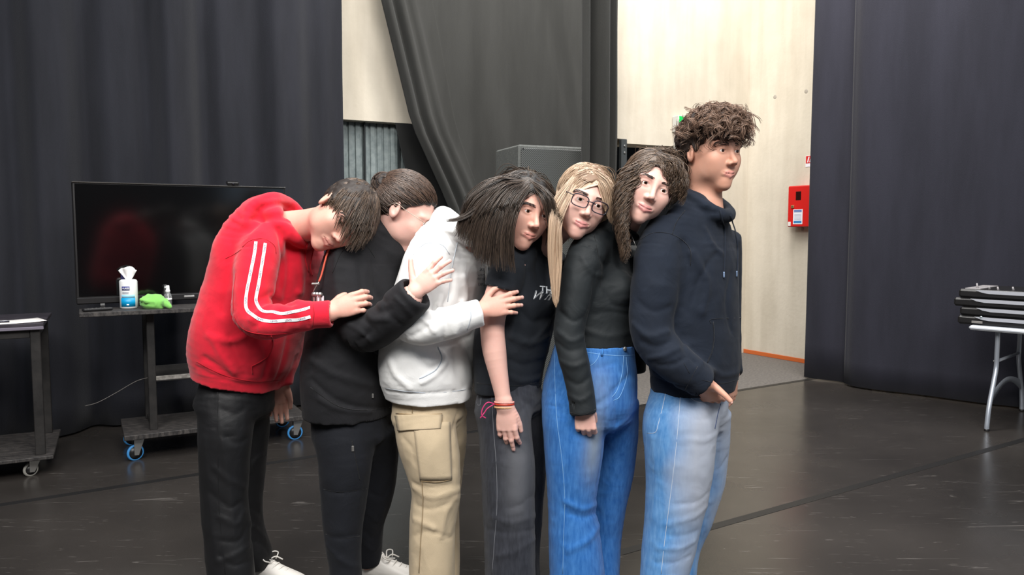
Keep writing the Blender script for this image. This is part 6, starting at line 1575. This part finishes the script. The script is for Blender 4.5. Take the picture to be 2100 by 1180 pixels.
p.hand(p.P(1197, 830, -.20), V(.09, -.04, -.99), V(-.15, -.98, .05), True, Limb([(*p.P(1188, 790, -.19), .03), (*p.P(1197, 830, -.20), .0265)]), .95, curl=((52, 62, 30), (50, 60, 30), (52, 62, 30), (56, 64, 30)), spread=(5, 1, -3, -7), thumb=(20, 34), thumb_bend=(15, 25))
p.core([p.torso(p.scaled_core(T5[1:-1], .78))], [p.leg([(1180, 850, -.06, 42), (1173, 1035, -.09, 32), (1183, 1150, -.10, 24)], (1186, -.10, 22, .08)), p.leg([(1256, 850, .05, 36), (1250, 1030, .10, 26), (1236, 1110, .11, 22)], (1226, .12, 20, .08))], [p.limb([(a, b, c, r * .6) for a, b, c, r in slE]), Limb([(*p.P(1246, 530, 0), .04), (*p.neckbase, .036)])])
p.finish()
mb = MB(); q = catmull([p.P(1290, 470, -.06), p.P(1298, 490, -.11), p.P(1305, 508, -.12), p.P(1311, 524, -.12), p.P(1318, 505, -.08), p.P(1318, 480, -.03)], 6); mb.tube(q, .0009, 5); nk = mb.build('necklace', M_ZINC, p.root)
c = p.P(1309, 524, -.125); mb = MB(); mb.box(c, (.004, .0025, .018)); mb.box(c + V(0, 0, .003), (.011, .0025, .004)); mb.build('pendant', M_ZINC, nk)
HB5 = hair_mat('hair_wavy_brown', lin(46, 36, 30), lin(112, 92, 76), .36, .45); HD5 = plain('hair_under_wavy', lin(40, 31, 26), .6)
rng = np.random.RandomState(5); h = p.head; p.brows(HD5, rng); CF, _ = p.cap(.007, HD5)
left = [[(1343, 303), (1315, 312), (1290, 336), (1273, 375), (1266, 420), (1268, 470), (1275, 515), (1279, 542)], [(1344, 312), (1318, 324), (1296, 350), (1280, 388), (1272, 430), (1273, 475), (1279, 512), (1283, 535)], [(1343, 328), (1322, 340), (1302, 362), (1286, 395), (1278, 435), (1279, 475), (1284, 505), (1287, 528)], [(1342, 345), (1322, 354), (1303, 372), (1289, 402), (1282, 438), (1283, 470), (1287, 498), (1288, 515)]]
right_ = [[(1346, 303), (1370, 311), (1392, 334), (1404, 370), (1404, 402), (1396, 425)], [(1346, 318), (1366, 328), (1384, 350), (1392, 380), (1392, 405)], [(1345, 340), (1360, 350), (1370, 366), (1375, 385), (1376, 402)]]
Y5 = [2.71, 2.69, 2.68, 2.67, 2.66, 2.655, 2.65, 2.65]; pf = pusher([scalp_shell(h, .005), h], .003); SN = scalp_shell(h, .004)
S = [guided([G_(g, Y5) for g in left], 900, 34, rng, .006, wave=.009, wn=5, lenj=.2, push=pf, snap=SN, clump=36), guided([G_(g, [2.74, 2.76, 2.78, 2.79, 2.78, 2.77, 2.76, 2.76]) for g in left], 400, 34, rng, .010, wave=.007, wn=5, lenj=.2, push=pf, snap=SN),
     guided([G_(g, [2.71, 2.69, 2.68, 2.68, 2.69, 2.70]) for g in right_], 600, 24, rng, .006, wave=.007, wn=3, lenj=.2, push=pf, snap=SN, clump=30), guided([[at(1343, 303, 2.76), at(1325, 305, 2.86), at(1300, 340, 2.93), at(1285, 400, 2.95), at(1280, 470, 2.95)], [at(1345, 303, 2.76), at(1355, 305, 2.86), at(1370, 340, 2.92), at(1375, 390, 2.92), at(1365, 430, 2.9)], [at(1346, 304, 2.74), at(1385, 325, 2.79), at(1405, 365, 2.83), at(1408, 400, 2.83)]], 600, 30, rng, .012, wave=.007, wn=4, push=pf, snap=SN)]
S = [s if s.shape[1] == 34 else np.stack([np.stack([np.interp(np.linspace(0, 1, 34), np.linspace(0, 1, s.shape[1]), st[:, c]) for c in range(3)], -1) for st in s]) for s in S]
S.append(regrid(parted(h, 1500, rng, 0, (.07, .13)), 34)); strand_mesh(np.concatenate(S), .0013, 'hair', HB5, p.root, 6)

# ---------------------------------------------------------------- person: navy hoodie, curly hair
p = H = Person('tall person in a dark navy hoodie and pale blue jeans with curly hair', 1400, 42, SK3, LP1)
FK[0] = 1.0
M_NAV = cloth('navy_fleece', lin(21, 28, 40), 1.2, .85, .05, .15)
T6 = [(1420, 812, 85, .165), (1420, 785, 89, .172), (1424, 745, 99, .205), (1424, 690, 99, .21), (1424, 610, 98, .21), (1426, 530, 95, .21), (1430, 478, 86, .205), (1437, 443, 70, .165), (1448, 415, 42, .10)]
F = Field(); F.u(p.torso(T6), 0); F.cut(p.P(1420, 797), (.02, 0, -1)); F.s(p.torso([(1420, 795, 76, .15), (1420, 840, 76, .15)]), .006)
slH = [(1372, 476, -.08, 46), (1352, 520, -.13, 48), (1343, 590, -.16, 48), (1336, 660, -.175, 45), (1347, 705, -.19, 43), (1383, 742, -.205, 41), (1412, 765, -.205, 38), (1418, 769, -.204, 35), (1440, 787, -.198, 33)]
F.u(p.limb(slH), .022)
F.u(p.limb([(1478, 490, .12, 40), (1482, 560, .17, 38), (1482, 640, .18, 36), (1486, 705, .15, 34), (1493, 742, .11, 28), (1500, 766, .08, 23)]), .03)
hc = p.P(1450, 418, -.01); hn = nrm(V(.12, -.08, .98)); e_ = nrm(np.cross(V(0, 1, 0), hn)); g_ = np.cross(hn, e_); ring = []
for t in np.linspace(0, 2 * math.pi, 17):
    w_ = e_ * math.cos(t) * .082 + g_ * math.sin(t) * .095; fr = w_ @ p.f / .09; ring.append((*(hc + w_ - hn * (.035 * max(fr, 0)) + hn * .022 * max(-fr, 0)), .029 - .006 * fr))
F.u(Limb(ring), .022); F.u(Ell(p.P(1415, 425, .07), (.075, .10, .05)), .035)
F.s(Limb([(*(hc - hn * .03 + p.f * .01), .055), (*(hc + hn * .12 + p.f * .012), .075)]), .012)
p.hollow(F, [(1430, 779, -.20, 29), (1470, 812, -.19, 30)])
for pts, w, am in (([(1360, 420), (1400, 405), (1440, 432), (1472, 436)], .010, -.010), ([(1390, 395), (1415, 400), (1450, 420)], .010, .006), ([(1400, 500), (1412, 560), (1400, 630)], .012, -.010), ([(1420, 520), (1450, 580), (1440, 640)], .016, .007), ([(1470, 520), (1440, 560), (1410, 640)], .014, -.006), ([(1310, 620), (1340, 640), (1375, 630)], .011, -.006), ([(1300, 665), (1330, 690), (1370, 680)], .011, .006), ([(1315, 700), (1345, 712), (1375, 700)], .010, -.008), ([(1330, 735), (1360, 730), (1390, 715)], .010, .007), ([(1350, 750), (1380, 748), (1405, 735)], .009, -.007), ([(1400, 690), (1405, 720), (1425, 745)], .010, -.006), ([(1500, 560), (1490, 620), (1500, 680)], .014, -.006), ([(1440, 745), (1480, 770), (1512, 765)], .012, .005), ([(1330, 770), (1370, 785), (1410, 795)], .010, -.005), ([(1445, 470), (1460, 500), (1480, 520)], .011, .005)):
    F.fold(pts, w, am)
F.noise = [((8, 8, 11), .0022, 41.0), ((22, 22, 26), .0010, 41.0)]
top = build_field(F, 'hoodie', M_NAV, p.root, .0058); FH_ = F
M_NSEAM = cloth('navy_seam', lin(12, 17, 26), 1.1, .85)
for pts in ([(1312, 492), (1340, 478), (1375, 480), (1402, 495), (1416, 515), (1416, 545)], [(1378, 482), (1388, 455), (1405, 432)], [(1458, 664), (1460, 655), (1520, 652)], [(1414, 766), (1402, 745)], [(1430, 752), (1405, 800)], [(1440, 780), (1480, 787), (1515, 778)]): seam(F, pts, .0014, 'seam', M_NSEAM, top)
seam(F, [(1462, 660), (1464, 690), (1460, 720), (1450, 745)], .0026, 'pocket_edge', M_NSEAM, top)
M_AGL = plain('aglet', lin(120, 140, 170), .4, .4)
for a_, b_, c_, d_ in (((1476, 432), (1484, 470), (1485, 520), (1483, 570)), ((1497, 442), (1508, 480), (1511, 525), (1509, 568))):
    ds = seam(F, [a_, b_, c_, d_], .0028, 'drawstring', M_NAV, top, lift=.0035, k=7); seam(F, [(d_[0], d_[1] - 12), d_], .0032, 'aglet', M_AGL, ds, lift=.0035)
FK[0] = .42
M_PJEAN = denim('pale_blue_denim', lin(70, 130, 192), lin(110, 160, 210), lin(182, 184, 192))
F = Field(); F.u(p.torso([(1416, 745, 72, .135), (1414, 790, 77, .142), (1412, 830, 82, .160), (1410, 870, 78, .165)]), 0)
F.u(p.leg([(1404, 806, -.03, 56), (1394, 862, -.06, 75), (1394, 925, -.08, 72), (1391, 990, -.085, 66), (1382, 1060, -.09, 60), (1370, 1130, -.095, 54), (1363, 1178, -.10, 50)], (1360, -.10, 50, .04)), .03)
F.u(p.leg([(1445, 850, .05, 52), (1448, 920, .08, 46), (1443, 990, .10, 42), (1424, 1060, .105, 38), (1402, 1120, .11, 36)], (1390, .075, 36, .04)), .03)
for pts, w, am in (([(1478, 835), (1450, 860), (1420, 860)], .010, -.006), ([(1470, 890), (1445, 905), (1410, 900)], .011, .005), ([(1460, 1000), (1430, 1030), (1385, 1035)], .013, -.006), ([(1455, 1030), (1425, 1060), (1370, 1075)], .013, .006), ([(1430, 1090), (1405, 1100), (1370, 1100)], .010, -.008), ([(1425, 1110), (1395, 1125), (1350, 1125)], .012, .007), ([(1415, 1140), (1385, 1155), (1345, 1155)], .010, -.007), ([(1478, 850), (1472, 920), (1462, 980)], .010, -.008), ([(1490, 940), (1478, 960), (1470, 965)], .010, -.007), ([(1338, 900), (1345, 980), (1340, 1060)], .014, .004)):
    F.fold(pts, w, am)
F.noise = [((7, 7, 6), .0022, 43.0), ((22, 22, 26), .0010, 43.0)]
hole = F.surf([1438], [1000], False)[0]
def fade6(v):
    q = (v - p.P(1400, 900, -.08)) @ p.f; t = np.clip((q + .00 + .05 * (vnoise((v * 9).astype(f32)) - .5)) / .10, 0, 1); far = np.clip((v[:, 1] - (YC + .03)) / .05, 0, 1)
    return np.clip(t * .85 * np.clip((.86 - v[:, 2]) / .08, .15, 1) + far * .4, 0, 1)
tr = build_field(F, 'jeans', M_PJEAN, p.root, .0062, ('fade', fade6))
M_LST = plain('light_stitch', lin(196, 206, 220), .8)
for pts in ([(1396, 802), (1390, 880), (1382, 960), (1372, 1040), (1362, 1120), (1356, 1178)], [(1327, 788), (1362, 800), (1360, 830), (1350, 870), (1344, 887), (1327, 889)], [(1410, 806), (1418, 818), (1435, 826), (1455, 826), (1470, 820)]): seam(F, pts, .0011, 'stitching', M_LST, tr)
seam(F, [(1478, 828), (1472, 850), (1466, 880)], .0014, 'fly_seam', plain('dark_blue_fold', lin(18, 52, 110), .85), tr)
q = F.surf([1402], [811])[0]; mb = MB(); mb.lathe(q - V(0, .001, 0), [(.0065, 0), (.0065, .002), (.003, .0035)], 12, frame_to(V(0, -1, 0))); mb.build('rivet', plain('bright_stud', lin(215, 225, 228), .2, .8), tr)
shoe(p, 1362, p.Y - .10, -.9, M_SHG, M_SOLE, M_SHW, .10); shoe(p, 1388, p.Y + .07, -1.1, M_SHG, M_SOLE, M_SHW, .10)
p.set_head(p.P(1455, 314, -.02), V(.02, -.04, 1), V(.50, -.86, -.02), 1.14, False, p.P(1446, 430, -.01), nr=(.066, .060))
p.hand(p.P(1440, 785, -.195), V(.50, .46, -.73), V(-.42, -.86, -.30), True, Limb([(*p.P(1412, 764, -.205), .030), (*p.P(1440, 785, -.195), .027)]), 1.0, curl=((30, 24, 12),) * 4, spread=(5, 1, -3, -7), thumb=(50, -34), thumb_bend=(6, 8))
p.hand(p.P(1503, 764, .075), V(-.05, -.05, -.99), V(.75, -.6, 0), False, Limb([(*p.P(1493, 742, .11), .028), (*p.P(1503, 764, .075), .025)]), .98, curl=((18, 20, 10),) * 4, spread=(4, 1, -2, -5), thumb=(34, 10), thumb_bend=(6, 8))
p.core([p.torso(p.scaled_core(T6[1:-1], .78))], [p.leg([(1395, 870, -.05, 46), (1388, 1030, -.09, 36), (1363, 1150, -.10, 26)], (1360, -.10, 24, .08)), p.leg([(1442, 870, .05, 38), (1436, 1030, .10, 28), (1402, 1120, .11, 24)], (1390, .12, 22, .08))], [p.limb([(a, b, c, r * .6) for a, b, c, r in slH]), Limb([(*p.P(1437, 460, 0), .09), (*p.neckbase, .058)])])
p.finish()
HB6 = hair_mat('hair_curly_brown', lin(70, 53, 44), lin(154, 125, 107), .40, .4); HD6 = plain('hair_under_curly', lin(44, 32, 27), .7)
rng = np.random.RandomState(6); h = p.head; p.brows(HD6, rng, .010)
mop = [(Ell(h.w((0, .02, .085)), np.array((.088, .098, .052)) * h.sc, h.R), .03), (Ell(h.w((0, .075, .075)), np.array((.062, .030, .028)) * h.sc, h.R), .03), (Ell(h.w((0, -.045, .058)), np.array((.080, .055, .048)) * h.sc, h.R), .03)]
CF, _ = p.cap(.003, HD6, extra=mop, noise=.012)
# curls: clumps of a few parallel strands wound into loose rings over the mop
S = []; d = nrm(rng.normal(size=(3000, 3))); pts_ = V(0, .018, .088) + d * V(.098, .120, .070); pts_[:, 2] -= .035 * np.clip((-pts_[:, 1] - .02) / .08, 0, 1); keep = pts_[:, 2] > np.interp(pts_[:, 1], [-.11, -.03, .0, .05, .13], [-.005, .012, .030, .062, .068]); pts_ = pts_[keep][:540]; d = d[keep][:540]
for q, dd in zip(pts_, d):
    ax = nrm(np.cross(dd, rng.normal(size=3)) + dd * .35 + V(0, .1, -.45)); u1 = nrm(np.cross(ax, dd)); u2 = np.cross(ax, u1); R0 = .009 + .011 * rng.rand(); L_ = .035 + .05 * rng.rand(); tn = .8 + 1.2 * rng.rand(); ph = rng.rand() * 6.28; t = np.linspace(0, 1, 15)[:, None]
    for k in range(7):
        o = rng.normal(size=3) * .0028; r1 = R0 * (1 + .18 * rng.normal()); S.append(q - dd * .014 + o + ax * L_ * (t - .3) + r1 * (.35 + .65 * t) * (np.cos(ph + 6.28 * tn * t + .1 * k) * u1 + np.sin(ph + 6.28 * tn * t + .1 * k) * u2) - V(0, 0, 1) * .012 * t ** 2)
S = np.array(S); strand_mesh(h.w(S.reshape(-1, 3)).reshape(S.shape), .0013, 'hair', HB6, p.root, 7)
q = scalp_roots(h, 1200, rng, .002); q = q[(q[:, 2] < .05)]; nn = nrm(q - V(0, -.014, .03)); S = np.stack([q + (nn * .35 + V(0, -.1, -1)) * .0035 * k for k in range(5)], 1)
strand_mesh(h.w(S.reshape(-1, 3)).reshape(S.shape), .0010, 'hair_fade', HD6, p.root, 8)

# ---------------------------------------------------------------- cloths on the trolley shelf
def rag(c, seed, R, name, label, mat, tail=None):
    rng = np.random.RandomState(seed); F = Field(); F.u(Ell(c + V(0, 0, R * .45), (R, R * .75, R * .72)), 0)
    for k in range(9):
        a = rng.rand() * 6.28; e = rng.rand() * 1.2; q = c + V(math.cos(a) * math.cos(e) * R * .75, math.sin(a) * math.cos(e) * R * .55, R * .35 + math.sin(e) * R * .45); t = nrm(rng.normal(size=3) * V(1, 1, .5))
        F.u(Limb([(*(q - t * R * .5), R * .12), (*(q + V(0, 0, R * .12)), R * .17), (*(q + t * R * .5), R * .1)], 3), R * .12)
    for t in (tail or []): F.u(Limb(t, 3), R * .12)
    F.noise = [((28, 28, 28), R * .10, seed)]; F.cut(c + V(0, 0, .001), (0, 0, -1)); o = build_field(F, name, mat, None, .0042); return tag(o, label, 'cloth')
gc = ground(312, 633, ZS); gc[2] = ZS
rag(gc + V(-.005, .03, 0), 5, .074, 'cleaning_cloth', 'crumpled lime green cloth between the wipes tub and spray bottle', cloth('green_microfibre', lin(128, 196, 96), 1.15, .95, .3, .3), [[(*(gc + V(.05, .02, .04)), .022), (*(gc + V(.085, .0, .03)), .016), (*(gc + V(.112, -.01, .012)), .008)]])
rag(gc + V(-.03, .13, 0), 8, .055, 'dark_cloth', 'dark crumpled cloth bunched behind the lime green one', cloth('dark_green_cloth', lin(30, 36, 30), 1.15, .95), None)
